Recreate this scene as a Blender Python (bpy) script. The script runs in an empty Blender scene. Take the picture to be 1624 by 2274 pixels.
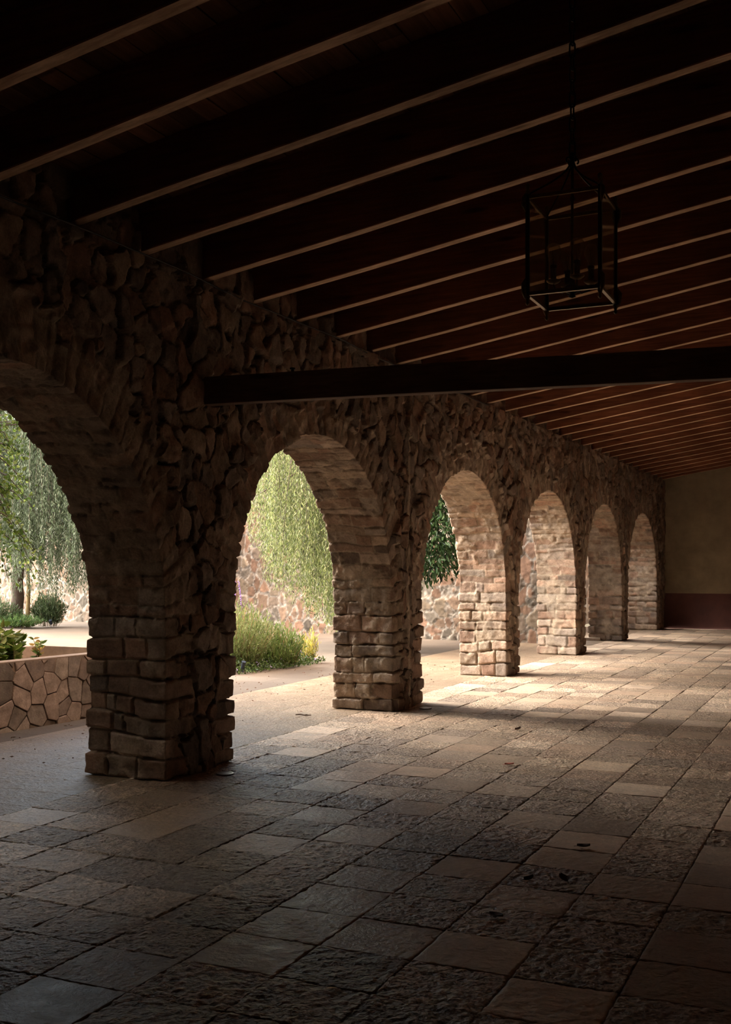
import bpy, math
import numpy as np
from mathutils import Vector, Matrix

# ------------------------------------------------------------------ camera, light, exposure
SC = bpy.context.scene
COL = SC.collection
A = 0.42619
FPX = 2431.5

cam_d = bpy.data.cameras.new('camera')
cam = bpy.data.objects.new('camera', cam_d)
COL.objects.link(cam)
cam.location = (0, 0, 1.5)
cam.rotation_euler = (math.pi / 2, 0, A)
cam_d.sensor_fit = 'VERTICAL'
cam_d.sensor_height = 36.0
cam_d.lens = FPX / 2274 * 36.0
cam_d.shift_y = 122.1 / 2274
cam_d.clip_start = 0.05
cam_d.clip_end = 300
SC.camera = cam

SUN_ELEV, SUN_AZ = math.radians(62), math.radians(-32)     # azimuth from +X, towards -Y
SUN_STRENGTH = 0.38
SKY_STRENGTH = 0.30
GLOW_STRENGTH = 7.3
EXPOSURE = 2.47

world = bpy.data.worlds.new('sky')
SC.world = world
world.use_nodes = True
wn = world.node_tree
wn.nodes.clear()
w_out = wn.nodes.new('ShaderNodeOutputWorld')
w_bg = wn.nodes.new('ShaderNodeBackground')
w_sky = wn.nodes.new('ShaderNodeTexSky')
w_sky.sky_type = 'NISHITA'
w_sky.sun_disc = False
w_sky.sun_elevation = SUN_ELEV
w_sky.sun_rotation = math.pi / 2 - SUN_AZ
w_sky.air_density = 1.0
w_sky.dust_density = 3.0
w_bg.inputs['Strength'].default_value = SKY_STRENGTH
w_tint = wn.nodes.new('ShaderNodeMix')
w_tint.data_type = 'RGBA'
w_tint.blend_type = 'MULTIPLY'
w_tint.inputs['Factor'].default_value = 1.0
w_tint.inputs['B'].default_value = (1.0, 0.78, 0.56, 1)
wn.links.new(w_sky.outputs['Color'], w_tint.inputs['A'])
# bright glow added to the sky, low west-south-west, to light the gallery
GLOW_DIR = Vector((-1.0, -0.38, 0.38)).normalized()
w_tc = wn.nodes.new('ShaderNodeTexCoord')
w_dot = wn.nodes.new('ShaderNodeVectorMath')
w_dot.operation = 'DOT_PRODUCT'
w_dot.inputs[1].default_value = GLOW_DIR
wn.links.new(w_tc.outputs['Generated'], w_dot.inputs[0])
w_ramp = wn.nodes.new('ShaderNodeMapRange')
w_ramp.interpolation_type = 'SMOOTHSTEP'
w_ramp.inputs['From Min'].default_value = 0.58
w_ramp.inputs['From Max'].default_value = 0.97
wn.links.new(w_dot.outputs['Value'], w_ramp.inputs['Value'])
w_glow = wn.nodes.new('ShaderNodeMix')
w_glow.data_type = 'RGBA'
w_glow.inputs['A'].default_value = (0, 0, 0, 1)
w_glow.inputs['B'].default_value = (1.0, 0.90, 0.77, 1)
wn.links.new(w_ramp.outputs['Result'], w_glow.inputs['Factor'])
w_bg2 = wn.nodes.new('ShaderNodeBackground')
w_bg2.inputs['Strength'].default_value = GLOW_STRENGTH
wn.links.new(w_glow.outputs['Result'], w_bg2.inputs['Color'])
w_add = wn.nodes.new('ShaderNodeAddShader')
wn.links.new(w_tint.outputs['Result'], w_bg.inputs['Color'])
wn.links.new(w_bg.outputs['Background'], w_add.inputs[0])
wn.links.new(w_bg2.outputs['Background'], w_add.inputs[1])
wn.links.new(w_add.outputs['Shader'], w_out.inputs['Surface'])

sun_d = bpy.data.lights.new('sun', 'SUN')
sun = bpy.data.objects.new('sun', sun_d)
COL.objects.link(sun)
sun_d.energy = SUN_STRENGTH
sun_d.angle = math.radians(1.2)
sun_d.color = (1.0, 0.93, 0.82)
sd = Vector((math.cos(SUN_AZ) * math.cos(SUN_ELEV), math.sin(SUN_AZ) * math.cos(SUN_ELEV), math.sin(SUN_ELEV)))
sun.rotation_euler = (sd).to_track_quat('Z', 'Y').to_euler()
sun.location = (20, -10, 30)

SC.view_settings.view_transform = 'Standard'
SC.view_settings.look = 'None'
SC.view_settings.gamma = 1.0
SC.view_settings.exposure = EXPOSURE
SC.view_settings.use_curve_mapping = False
SC.cycles.use_denoising = True
SC.cycles.max_bounces = 10
SC.cycles.diffuse_bounces = 6
SC.cycles.glossy_bounces = 3
SC.cycles.transmission_bounces = 6
SC.cycles.transparent_max_bounces = 32
SC.cycles.sample_clamp_indirect = 6.0
SC.cycles.caustics_reflective = False
SC.cycles.caustics_refractive = False

# ------------------------------------------------------------------ numpy noise
RNG = np.random.default_rng(7)


def _h(*ints, seed=0):
    v = np.full(np.broadcast(*ints).shape, (seed * 2654435761 + 374761393) & 0xFFFFFFFF, dtype=np.uint64)
    for a, m in zip(ints, (73856093, 19349663, 83492791)):
        v = v ^ ((np.asarray(a).astype(np.int64).astype(np.uint64) * np.uint64(m)) & np.uint64(0xFFFFFFFF))
        v = (v * np.uint64(2246822519)) & np.uint64(0xFFFFFFFF)
        v = v ^ (v >> np.uint64(15))
    v = (v * np.uint64(3266489917)) & np.uint64(0xFFFFFFFF)
    v = v ^ (v >> np.uint64(13))
    return v.astype(np.float64) / 4294967296.0


def vnoise(p, seed=0):
    i = np.floor(p).astype(np.int64)
    f = p - i
    f = f * f * (3 - 2 * f)
    r = 0
    for dx in (0, 1):
        for dy in (0, 1):
            for dz in (0, 1):
                w = (f[..., 0] if dx else 1 - f[..., 0]) * (f[..., 1] if dy else 1 - f[..., 1]) * (f[..., 2] if dz else 1 - f[..., 2])
                r = r + w * _h(i[..., 0] + dx, i[..., 1] + dy, i[..., 2] + dz, seed=seed)
    return r * 2 - 1


def fbm(p, octaves=3, seed=0):
    r, a = 0, 1.0
    for o in range(octaves):
        r = r + a * vnoise(p * (2.03 ** o), seed + o)
        a *= 0.5
    return r


def sstep(a, b, x):
    t = np.clip((x - a) / (b - a), 0, 1)
    return t * t * (3 - 2 * t)


def worley(u, v, seed=0, jit=0.9, wvar=0.5, aniso=0.7):
    """Weighted cells: edge distance, and a hash per cell."""
    iu, iv = np.floor(u).astype(np.int64), np.floor(v).astype(np.int64)
    f1 = np.full(u.shape, 1e9)
    f2 = np.full(u.shape, 1e9)
    ci = np.zeros(u.shape, np.int64)
    cj = np.zeros(u.shape, np.int64)
    cu = np.zeros(u.shape)
    cv = np.zeros(u.shape)
    for di in (-1, 0, 1):
        for dj in (-1, 0, 1):
            a, b = iu + di, iv + dj
            pu = a + 0.5 + jit * (_h(a, b, seed=seed + 1) - 0.5)
            pv = b + 0.5 + jit * (_h(a, b, seed=seed + 2) - 0.5)
            w = 1 + wvar * (_h(a, b, seed=seed + 3) - 0.5) * 2
            ax = 1 + aniso * (_h(a, b, seed=seed + 4) - 0.5)
            d = np.sqrt(((u - pu) * ax) ** 2 + ((v - pv) / ax) ** 2) / w
            m = d < f1
            f2 = np.where(m, f1, np.minimum(f2, d))
            ci = np.where(m, a, ci)
            cj = np.where(m, b, cj)
            cu = np.where(m, u - pu, cu)
            cv = np.where(m, v - pv, cv)
            f1 = np.where(m, d, f1)
    return f2 - f1, ci, cj, cu, cv


# ------------------------------------------------------------------ mesh helpers
def link(o, parent=None):
    COL.objects.link(o)
    if parent is not None:
        o.parent = parent
    return o


def mesh_np(name, verts, faces, mat, parent=None, col=None, smooth=False, mat_idx=None):
    verts = np.asarray(verts, dtype=np.float32)
    me = bpy.data.meshes.new(name)
    if isinstance(faces, np.ndarray):
        k = faces.shape[1]
        me.vertices.add(len(verts))
        me.vertices.foreach_set('co', verts.ravel())
        me.loops.add(faces.size)
        me.loops.foreach_set('vertex_index', faces.astype(np.int32).ravel())
        me.polygons.add(len(faces))
        me.polygons.foreach_set('loop_start', np.arange(0, faces.size, k, dtype=np.int32))
        me.update(calc_edges=True)
    else:
        me.from_pydata(verts.tolist(), [], faces)
        me.update()
    me.validate()
    me.polygons.foreach_set('use_smooth', np.full(len(me.polygons), bool(smooth)))
    if col is not None:
        col = np.asarray(col, dtype=np.float32)
        if col.shape[1] == 3:
            col = np.concatenate([col, np.ones((len(col), 1), np.float32)], 1)
        at = me.attributes.new('col', 'FLOAT_COLOR', 'POINT')
        at.data.foreach_set('color', col.ravel())
    for m in (mat if isinstance(mat, (list, tuple)) else [mat]):
        me.materials.append(m)
    if mat_idx is not None:
        me.polygons.foreach_set('material_index', np.asarray(mat_idx, dtype=np.int32))
    o = bpy.data.objects.new(name, me)
    return link(o, parent)


class MB:
    """Collects simple shapes into one mesh."""
    def __init__(self):
        self.v, self.f, self.c = [], [], []

    def add(self, verts, faces, col=None):
        n = len(self.v)
        self.v.extend([tuple(map(float, p)) for p in verts])
        self.f.extend([tuple(int(i) + n for i in q) for q in faces])
        self.c.extend([col or (1, 1, 1)] * len(verts))
        return self

    def box(self, lo, hi, b=0.0, col=None, M=None):
        lo, hi = np.array(lo, float), np.array(hi, float)
        b = min(b, *(0.45 * (hi - lo)))
        if b <= 0:
            vs = [(x, y, z) for z in (lo[2], hi[2]) for y in (lo[1], hi[1]) for x in (lo[0], hi[0])]
            fs = [(0, 2, 3, 1), (4, 5, 7, 6), (0, 1, 5, 4), (2, 6, 7, 3), (0, 4, 6, 2), (1, 3, 7, 5)]
        else:
            vs, idx = [], {}
            for sx in (0, 1):
                for sy in (0, 1):
                    for sz in (0, 1):
                        c = [hi[0] if sx else lo[0], hi[1] if sy else lo[1], hi[2] if sz else lo[2]]
                        s = [-1 if t else 1 for t in (sx, sy, sz)]
                        for ax in range(3):
                            p = [c[i] + (0 if i == ax else s[i] * b) for i in range(3)]
                            idx[(sx, sy, sz, ax)] = len(vs)
                            vs.append(tuple(p))
            fs = []
            for ax in range(3):
                o1, o2 = [i for i in range(3) if i != ax]
                for s in (0, 1):
                    q = []
                    for (p1, p2) in ((0, 0), (1, 0), (1, 1), (0, 1)):
                        k = [0, 0, 0]
                        k[ax], k[o1], k[o2] = s, p1, p2
                        q.append(idx[(k[0], k[1], k[2], ax)])
                    fs.append(tuple(q))
                for (s1, s2) in ((0, 0), (0, 1), (1, 0), (1, 1)):
                    q = []
                    for (t, w) in ((0, o1), (0, o2), (1, o2), (1, o1)):
                        k = [0, 0, 0]
                        k[ax], k[o1], k[o2] = t, s1, s2
                        q.append(idx[(k[0], k[1], k[2], w)])
                    fs.append(tuple(q))
            for sx in (0, 1):
                for sy in (0, 1):
                    for sz in (0, 1):
                        fs.append(tuple(idx[(sx, sy, sz, a)] for a in range(3)))
        if M is not None:
            vs = [tuple(M @ Vector(p)) for p in vs]
        return self.add(vs, fs, col)

    def tube(self, path, r, n=8, col=None, caps=True, closed=False):
        P = np.array(path, float)
        m = len(P)
        R = np.full(m, r, float) if np.isscalar(r) else np.array(r, float)
        T = np.gradient(P, axis=0) if not closed else (np.roll(P, -1, 0) - np.roll(P, 1, 0))
        T /= np.linalg.norm(T, axis=1)[:, None] + 1e-12
        up = np.array([0, 0, 1.0]) if abs(T[0][2]) < 0.9 else np.array([1.0, 0, 0])
        u = np.cross(T[0], up)
        u /= np.linalg.norm(u)
        vs = []
        for i in range(m):
            u = u - T[i] * u.dot(T[i])
            u /= np.linalg.norm(u) + 1e-12
            w = np.cross(T[i], u)
            for k in range(n):
                a = 2 * math.pi * k / n
                vs.append(P[i] + R[i] * (math.cos(a) * u + math.sin(a) * w))
        fs = []
        for i in range(m if closed else m - 1):
            j = (i + 1) % m
            for k in range(n):
                k2 = (k + 1) % n
                fs.append((i * n + k, i * n + k2, j * n + k2, j * n + k))
        if caps and not closed:
            fs.append(tuple(range(n))[::-1])
            fs.append(tuple((m - 1) * n + k for k in range(n)))
        return self.add(vs, fs, col)

    def lathe(self, prof, origin=(0, 0, 0), n=20, col=None):
        vs = []
        for (r, z) in prof:
            for k in range(n):
                a = 2 * math.pi * k / n
                vs.append((origin[0] + r * math.cos(a), origin[1] + r * math.sin(a), origin[2] + z))
        fs = []
        for i in range(len(prof) - 1):
            for k in range(n):
                k2 = (k + 1) % n
                fs.append((i * n + k, i * n + k2, (i + 1) * n + k2, (i + 1) * n + k))
        fs.append(tuple(range(n))[::-1])
        fs.append(tuple((len(prof) - 1) * n + k for k in range(n)))
        return self.add(vs, fs, col)

    def build(self, name, mat, parent=None, smooth=False):
        return mesh_np(name, self.v, self.f, mat, parent, col=self.c, smooth=smooth)


def empty(name, loc):
    o = bpy.data.objects.new(name, None)
    o.location = loc
    return link(o)


def tag(o, label, cat, group=None, kind=None):
    o['label'] = label
    o['category'] = cat
    if group:
        o['group'] = group
    if kind:
        o['kind'] = kind
    return o


def structure(o):
    o['kind'] = 'structure'
    return o


def shift(o, loc):
    """parts are modelled in world space; make them local to an Empty at loc"""
    me = o.data
    me.transform(Matrix.Translation((-loc[0], -loc[1], -loc[2])))
    return o


# ------------------------------------------------------------------ materials
def node_mat(name):
    m = bpy.data.materials.new(name)
    m.use_nodes = True
    nt = m.node_tree
    b = nt.nodes['Principled BSDF']
    return m, nt, b


def add_noise(nt, scale, detail=4, vec=None, rough=0.6):
    n = nt.nodes.new('ShaderNodeTexNoise')
    n.inputs['Scale'].default_value = scale
    n.inputs['Detail'].default_value = detail
    n.inputs['Roughness'].default_value = rough
    if vec is not None:
        nt.links.new(vec, n.inputs['Vector'])
    return n


def mixrgb(nt, a, b, fac, mode='MIX'):
    n = nt.nodes.new('ShaderNodeMix')
    n.data_type = 'RGBA'
    n.blend_type = mode
    for key, val in (('A', a), ('B', b), ('Factor', fac)):
        s = n.inputs[key]
        if hasattr(val, 'node'):
            nt.links.new(val, s)
        elif key == 'Factor':
            s.default_value = val
        else:
            s.default_value = (*val, 1)
    return n.outputs['Result']


def ramp(nt, src, stops):
    r = nt.nodes.new('ShaderNodeValToRGB')
    el = r.color_ramp.elements
    while len(el) < len(stops):
        el.new(0.5)
    for e, (p, c) in zip(el, stops):
        e.position = p
        e.color = (*c, 1) if len(c) == 3 else c
    nt.links.new(src, r.inputs['Fac'])
    return r.outputs['Color']


def bump(nt, b, src, strength, dist, prev=None):
    n = nt.nodes.new('ShaderNodeBump')
    n.inputs['Strength'].default_value = strength
    n.inputs['Distance'].default_value = dist
    nt.links.new(src, n.inputs['Height'])
    if prev is not None:
        nt.links.new(prev, n.inputs['Normal'])
    nt.links.new(n.outputs['Normal'], b.inputs['Normal'])
    return n.outputs['Normal']


def coords(nt, kind='Object', scale=(1, 1, 1)):
    tc = nt.nodes.new('ShaderNodeTexCoord')
    mp = nt.nodes.new('ShaderNodeMapping')
    mp.inputs['Scale'].default_value = scale
    nt.links.new(tc.outputs[kind], mp.inputs['Vector'])
    return mp.outputs['Vector']


def attr(nt, name='col'):
    a = nt.nodes.new('ShaderNodeAttribute')
    a.attribute_name = name
    return a


def stone_material(name, bump_s=0.6):
    m, nt, b = node_mat(name)
    at = attr(nt)
    co = coords(nt)
    n1 = add_noise(nt, 9, 5, co)
    n2 = add_noise(nt, 70, 4, co)
    c1 = ramp(nt, n1.outputs['Fac'], [(0.3, (0.62, 0.60, 0.58)), (0.7, (1.22, 1.18, 1.12))])
    c2 = ramp(nt, n2.outputs['Fac'], [(0.3, (0.8, 0.8, 0.8)), (0.7, (1.12, 1.12, 1.12))])
    c = mixrgb(nt, at.outputs['Color'], c1, 1.0, 'MULTIPLY')
    c = mixrgb(nt, c, c2, 1.0, 'MULTIPLY')
    nt.links.new(c, b.inputs['Base Color'])
    b.inputs['Roughness'].default_value = 0.92
    b.inputs['Specular IOR Level'].default_value = 0.25
    p = bump(nt, b, n1.outputs['Fac'], bump_s * 0.5, 0.03)
    bump(nt, b, n2.outputs['Fac'], bump_s, 0.006, p)
    return m


def wood_material(name, dark, light, rough=0.75, grain=(1, 14, 14)):
    m, nt, b = node_mat(name)
    co = coords(nt, 'Object', grain)
    n1 = add_noise(nt, 2.2, 6, co, 0.65)
    co2 = coords(nt, 'Object', (1, 1, 1))
    n2 = add_noise(nt, 1.6, 3, co2)
    vor = nt.nodes.new('ShaderNodeTexVoronoi')
    vor.inputs['Scale'].default_value = 1.0
    cv = coords(nt, 'Object', (1.3, 6, 6))
    nt.links.new(cv, vor.inputs['Vector'])
    knots = ramp(nt, vor.outputs['Distance'], [(0.06, (0.25, 0.22, 0.2)), (0.16, (1, 1, 1))])
    c = ramp(nt, n1.outputs['Fac'], [(0.28, dark), (0.72, light)])
    c = mixrgb(nt, c, knots, 0.9, 'MULTIPLY')
    tone = ramp(nt, n2.outputs['Fac'], [(0.3, (0.7, 0.66, 0.62)), (0.7, (1.2, 1.2, 1.2))])
    c = mixrgb(nt, c, tone, 1.0, 'MULTIPLY')
    at = attr(nt)
    c = mixrgb(nt, c, at.outputs['Color'], 1.0, 'MULTIPLY')
    nt.links.new(c, b.inputs['Base Color'])
    b.inputs['Roughness'].default_value = rough
    b.inputs['Specular IOR Level'].default_value = 0.2
    bump(nt, b, n1.outputs['Fac'], 0.35, 0.006)
    return m


def plain(name, col, rough=0.6, metal=0.0, noise=None, bump_s=0.0):
    m, nt, b = node_mat(name)
    b.inputs['Roughness'].default_value = rough
    b.inputs['Metallic'].default_value = metal
    n = add_noise(nt, noise or 30, 4, coords(nt))
    c = ramp(nt, n.outputs['Fac'], [(0.3, tuple(x * 0.75 for x in col)), (0.7, tuple(min(1, x * 1.2) for x in col))])
    nt.links.new(c, b.inputs['Base Color'])
    if bump_s:
        bump(nt, b, n.outputs['Fac'], bump_s, 0.01)
    return m


def leaf_material(name, trans=0.4, rough=0.45):
    m, nt, b = node_mat(name)
    at = attr(nt)
    nt.links.new(at.outputs['Color'], b.inputs['Base Color'])
    b.inputs['Roughness'].default_value = rough
    b.inputs['Specular IOR Level'].default_value = 0.35
    t = nt.nodes.new('ShaderNodeBsdfTranslucent')
    hs = nt.nodes.new('ShaderNodeHueSaturation')
    hs.inputs['Hue'].default_value = 0.485
    hs.inputs['Value'].default_value = 1.25
    nt.links.new(at.outputs['Color'], hs.inputs['Color'])
    nt.links.new(hs.outputs['Color'], t.inputs['Color'])
    mx = nt.nodes.new('ShaderNodeMixShader')
    mx.inputs['Fac'].default_value = trans
    out = nt.nodes['Material Output']
    nt.links.new(b.outputs['BSDF'], mx.inputs[1])
    nt.links.new(t.outputs['BSDF'], mx.inputs[2])
    nt.links.new(mx.outputs['Shader'], out.inputs['Surface'])
    return m


def floor_material():
    m, nt, b = node_mat('floor_tile_stone')
    at = attr(nt)
    co = coords(nt)
    n1 = add_noise(nt, 6, 5, co)
    n2 = add_noise(nt, 55, 4, co, 0.55)
    n3 = add_noise(nt, 26, 3, co, 0.5)
    n4 = add_noise(nt, 160, 3, co, 0.5)
    c1 = ramp(nt, n1.outputs['Fac'], [(0.3, (0.78, 0.76, 0.74)), (0.7, (1.15, 1.14, 1.12))])
    c2 = ramp(nt, n2.outputs['Fac'], [(0.33, (0.42, 0.40, 0.38)), (0.58, (1.12, 1.12, 1.12))])
    c = mixrgb(nt, at.outputs['Color'], c1, 1.0, 'MULTIPLY')
    mul = nt.nodes.new('ShaderNodeMath')
    mul.operation = 'MULTIPLY'
    mul.inputs[1].default_value = 0.8
    nt.links.new(at.outputs['Alpha'], mul.inputs[0])
    c = mixrgb(nt, c, c2, mul.outputs[0], 'MULTIPLY')
    nt.links.new(c, b.inputs['Base Color'])
    b.inputs['Specular IOR Level'].default_value = 0.42
    rr = ramp(nt, n1.outputs['Fac'], [(0.3, (0.34,) * 3), (0.7, (0.56,) * 3)])
    nt.links.new(rr, b.inputs['Roughness'])
    add = nt.nodes.new('ShaderNodeMath')
    add.operation = 'MULTIPLY_ADD'
    add.inputs[1].default_value = 0.7
    nt.links.new(n2.outputs['Fac'], add.inputs[0])
    nt.links.new(n3.outputs['Fac'], add.inputs[2])
    hm = nt.nodes.new('ShaderNodeMath')
    hm.operation = 'MULTIPLY'
    nt.links.new(add.outputs[0], hm.inputs[0])
    nt.links.new(at.outputs['Alpha'], hm.inputs[1])
    p = bump(nt, b, hm.outputs[0], 1.0, 0.022)
    bump(nt, b, n4.outputs['Fac'], 0.5, 0.003, p)
    return m


M_WALL = stone_material('rubble_stone', 1.0)
M_YARDWALL = stone_material('courtyard_stone', 0.5)
M_PLANTER = stone_material('pink_cut_stone', 0.4)
M_FLOOR = floor_material()
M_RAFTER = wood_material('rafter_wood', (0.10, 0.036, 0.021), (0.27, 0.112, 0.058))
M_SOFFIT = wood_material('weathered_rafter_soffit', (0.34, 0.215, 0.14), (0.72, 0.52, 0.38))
M_TIE = wood_material('tie_beam_wood', (0.07, 0.035, 0.025), (0.20, 0.12, 0.085))
M_PLANK = wood_material('roof_plank_wood', (0.20, 0.09, 0.05), (0.48, 0.25, 0.15), grain=(10, 0.8, 10))
M_PLASTER = plain('cream_plaster', (0.30, 0.24, 0.155), 0.9, noise=2.5, bump_s=0.05)
M_OCHRE = plain('pale_ochre_paint', (0.30, 0.225, 0.15), 0.9, noise=2.5)
M_DADO = plain('oxblood_dado_paint', (0.105, 0.034, 0.026), 0.7, noise=3)
M_ROOF = plain('roof_top', (0.25, 0.12, 0.08), 0.9)
M_IRON = plain('dark_bronze', (0.035, 0.026, 0.016), 0.42, 0.85, noise=60)
M_BRASS = plain('aged_brass', (0.20, 0.13, 0.06), 0.4, 0.9, noise=60)
M_CABLE = plain('black_cable', (0.015, 0.013, 0.012), 0.6)
M_BARK = plain('bark', (0.06, 0.042, 0.032), 0.9, noise=18, bump_s=0.6)
M_BARKPALE = plain('pale_bark', (0.17, 0.12, 0.05), 0.85, noise=18, bump_s=0.4)
M_SOIL = plain('soil', (0.05, 0.034, 0.023), 0.95, noise=20, bump_s=0.6)
M_LEAF = leaf_material('leaf')
M_LEAFDARK = leaf_material('glossy_leaf', 0.25, 0.35)
M_DRYLEAF = plain('dry_leaf', (0.10, 0.055, 0.035), 0.8)
M_SPOT = plain('spotlight_casing', (0.012, 0.02, 0.036), 0.5, 0.0)
M_STEEL = plain('brushed_steel', (0.5, 0.48, 0.44), 0.35, 0.9)
M_SLAB = plain('pale_stone_slab', (0.50, 0.40, 0.32), 0.85, noise=14, bump_s=0.2)

m, nt, b = node_mat('clear_glass')
b.inputs['Base Color'].default_value = (0.9, 0.86, 0.78, 1)
b.inputs['Roughness'].default_value = 0.03
b.inputs['IOR'].default_value = 1.45
tr = nt.nodes.new('ShaderNodeBsdfTransparent')
tr.inputs['Color'].default_value = (0.93, 0.89, 0.82, 1)
gl = nt.nodes.new('ShaderNodeBsdfGlossy')
gl.inputs['Roughness'].default_value = 0.05
fr = nt.nodes.new('ShaderNodeLayerWeight')
fr.inputs['Blend'].default_value = 0.5
pw = nt.nodes.new('ShaderNodeMath')
pw.operation = 'POWER'
pw.inputs[1].default_value = 4.0
nt.links.new(fr.outputs['Facing'], pw.inputs[0])
pm = nt.nodes.new('ShaderNodeMath')
pm.operation = 'MULTIPLY_ADD'
pm.inputs[1].default_value = 0.85
pm.inputs[2].default_value = 0.05
nt.links.new(pw.outputs[0], pm.inputs[0])
mx = nt.nodes.new('ShaderNodeMixShader')
nt.links.new(pm.outputs[0], mx.inputs['Fac'])
nt.links.new(tr.outputs[0], mx.inputs[1])
nt.links.new(gl.outputs[0], mx.inputs[2])
nt.links.new(mx.outputs[0], nt.nodes['Material Output'].inputs['Surface'])
df = nt.nodes.new('ShaderNodeBsdfDiffuse')
df.inputs['Color'].default_value = (0.62, 0.52, 0.36, 1)
mx2 = nt.nodes.new('ShaderNodeMixShader')
mx2.inputs['Fac'].default_value = 0.10
nt.links.new(mx.outputs[0], mx2.inputs[1])
nt.links.new(df.outputs[0], mx2.inputs[2])
nt.links.new(mx2.outputs[0], nt.nodes['Material Output'].inputs['Surface'])
M_GLASS = m

m, nt, b = node_mat('bulb_glass')
tr = nt.nodes.new('ShaderNodeBsdfTransparent')
tr.inputs['Color'].default_value = (0.92, 0.86, 0.76, 1)
gl = nt.nodes.new('ShaderNodeBsdfGlossy')
gl.inputs['Roughness'].default_value = 0.04
fr = nt.nodes.new('ShaderNodeLayerWeight')
fr.inputs['Blend'].default_value = 0.2
mx = nt.nodes.new('ShaderNodeMixShader')
nt.links.new(fr.outputs['Facing'], mx.inputs['Fac'])
nt.links.new(tr.outputs[0], mx.inputs[1])
nt.links.new(gl.outputs[0], mx.inputs[2])
nt.links.new(mx.outputs[0], nt.nodes['Material Output'].inputs['Surface'])
df = nt.nodes.new('ShaderNodeBsdfDiffuse')
df.inputs['Color'].default_value = (0.75, 0.62, 0.45, 1)
mx2 = nt.nodes.new('ShaderNodeMixShader')
mx2.inputs['Fac'].default_value = 0.16
nt.links.new(mx.outputs[0], mx2.inputs[1])
nt.links.new(df.outputs[0], mx2.inputs[2])
nt.links.new(mx2.outputs[0], nt.nodes['Material Output'].inputs['Surface'])
M_BULB = m

# ------------------------------------------------------------------ stone arcade (wall_left)
XF, XB = -4.43, -5.10
ZTOP = 3.60
SPRING, RISE = 1.15, 1.54
PALETTE = np.array([0.8, 0.88, 0.98]) * np.array([1.12]) * np.array([(0.40, 0.255, 0.175), (0.45, 0.30, 0.215), (0.34, 0.215, 0.15), (0.50, 0.37, 0.28),
                    (0.42, 0.255, 0.175), (0.30, 0.215, 0.165), (0.38, 0.29, 0.225), (0.48, 0.34, 0.24)])
MORTAR = np.array((0.47, 0.395, 0.315))
DIRTMORTAR = np.array((0.21, 0.16, 0.12))
SOOT = np.array((0.16, 0.11, 0.08))


def pick(hv, pal=PALETTE):
    k = (hv * len(pal)).astype(int) % len(pal)
    v = 0.62 + 0.62 * ((hv * 97.13) % 1.0)
    return pal[k] * v[..., None]


def rubble(y, z, seed=11, size=0.18, amp=0.05, mortar=DIRTMORTAR, pal=PALETTE, web=False):
    """height and colour of random rubble masonry at wall position (y, z)"""
    q = np.stack([y * 3.1, z * 3.1, np.zeros_like(y) + seed], -1)
    wy = y + 0.05 * fbm(q, 3, seed)
    wz = z + 0.05 * fbm(q + 17.3, 3, seed + 5)
    e1, ci, cj, cu, cv = worley(wy / size, wz / (size * 1.15), seed, 0.95, 0.42)
    hv = _h(ci, cj, seed=seed + 40)
    h2 = _h(ci, cj, seed=seed + 41)
    h3 = _h(ci, cj, seed=seed + 42)
    n1 = fbm(np.stack([y * 17, z * 17, hv * 9], -1), 4, seed + 9)
    # small chinking stones in the joints
    e2, di, dj, _, _ = worley(wy / 0.065, wz / 0.06, seed + 100, 0.95, 0.3)
    hs = _h(di, dj, seed=seed + 60)
    prof1 = sstep(0.02, 0.10, e1 + 0.035 * n1)
    prof2 = sstep(0.03, 0.28, e2) * (hs > 0.42)
    h = prof1 * (amp * (0.45 + 1.0 * h2) + 0.05 * size * ((h3 - 0.5) * 2 * cu + (hv - 0.5) * 2 * cv)) + (1 - prof1) * prof2 * amp * 0.55
    h = h + 0.010 * n1 - 0.02
    c = pick(hv, pal)
    cs = pick(hs, pal) * 0.95
    inm = sstep(0.05, 0.14, e1 + 0.04 * n1)
    mort = mortar * (0.8 + 0.25 * n1[..., None])
    if web:                                  # wide light pointing, few chips
        inm = sstep(0.10, 0.17, e1 + 0.05 * n1)
        prof2 = prof2 * (hs > 0.8)
    base = np.where((prof2 > 0.5)[..., None], cs, mort)
    col = base * (1 - inm[..., None]) + c * inm[..., None]
    return h, np.clip(col, 0.02, 0.9)


wall_v, wall_f, wall_c = [], [], []
wall_n = 0


def wall_grid(V, C):
    global wall_n
    r, c = V.shape[:2]
    idx = np.arange(r * c).reshape(r, c) + wall_n
    f = np.stack([idx[:-1, :-1], idx[1:, :-1], idx[1:, 1:], idx[:-1, 1:]], -1).reshape(-1, 4)
    wall_v.append(V.reshape(-1, 3))
    wall_c.append(np.clip(C, 0.01, 1).reshape(-1, C.shape[-1]))
    wall_f.append(f)
    wall_n += r * c


def rows(length, lo, hi, rng):
    e = [0.0]
    while e[-1] < length - lo * 0.6:
        e.append(e[-1] + rng.uniform(lo, hi))
    e = np.array(e)
    return e * (length / e[-1])


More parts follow.
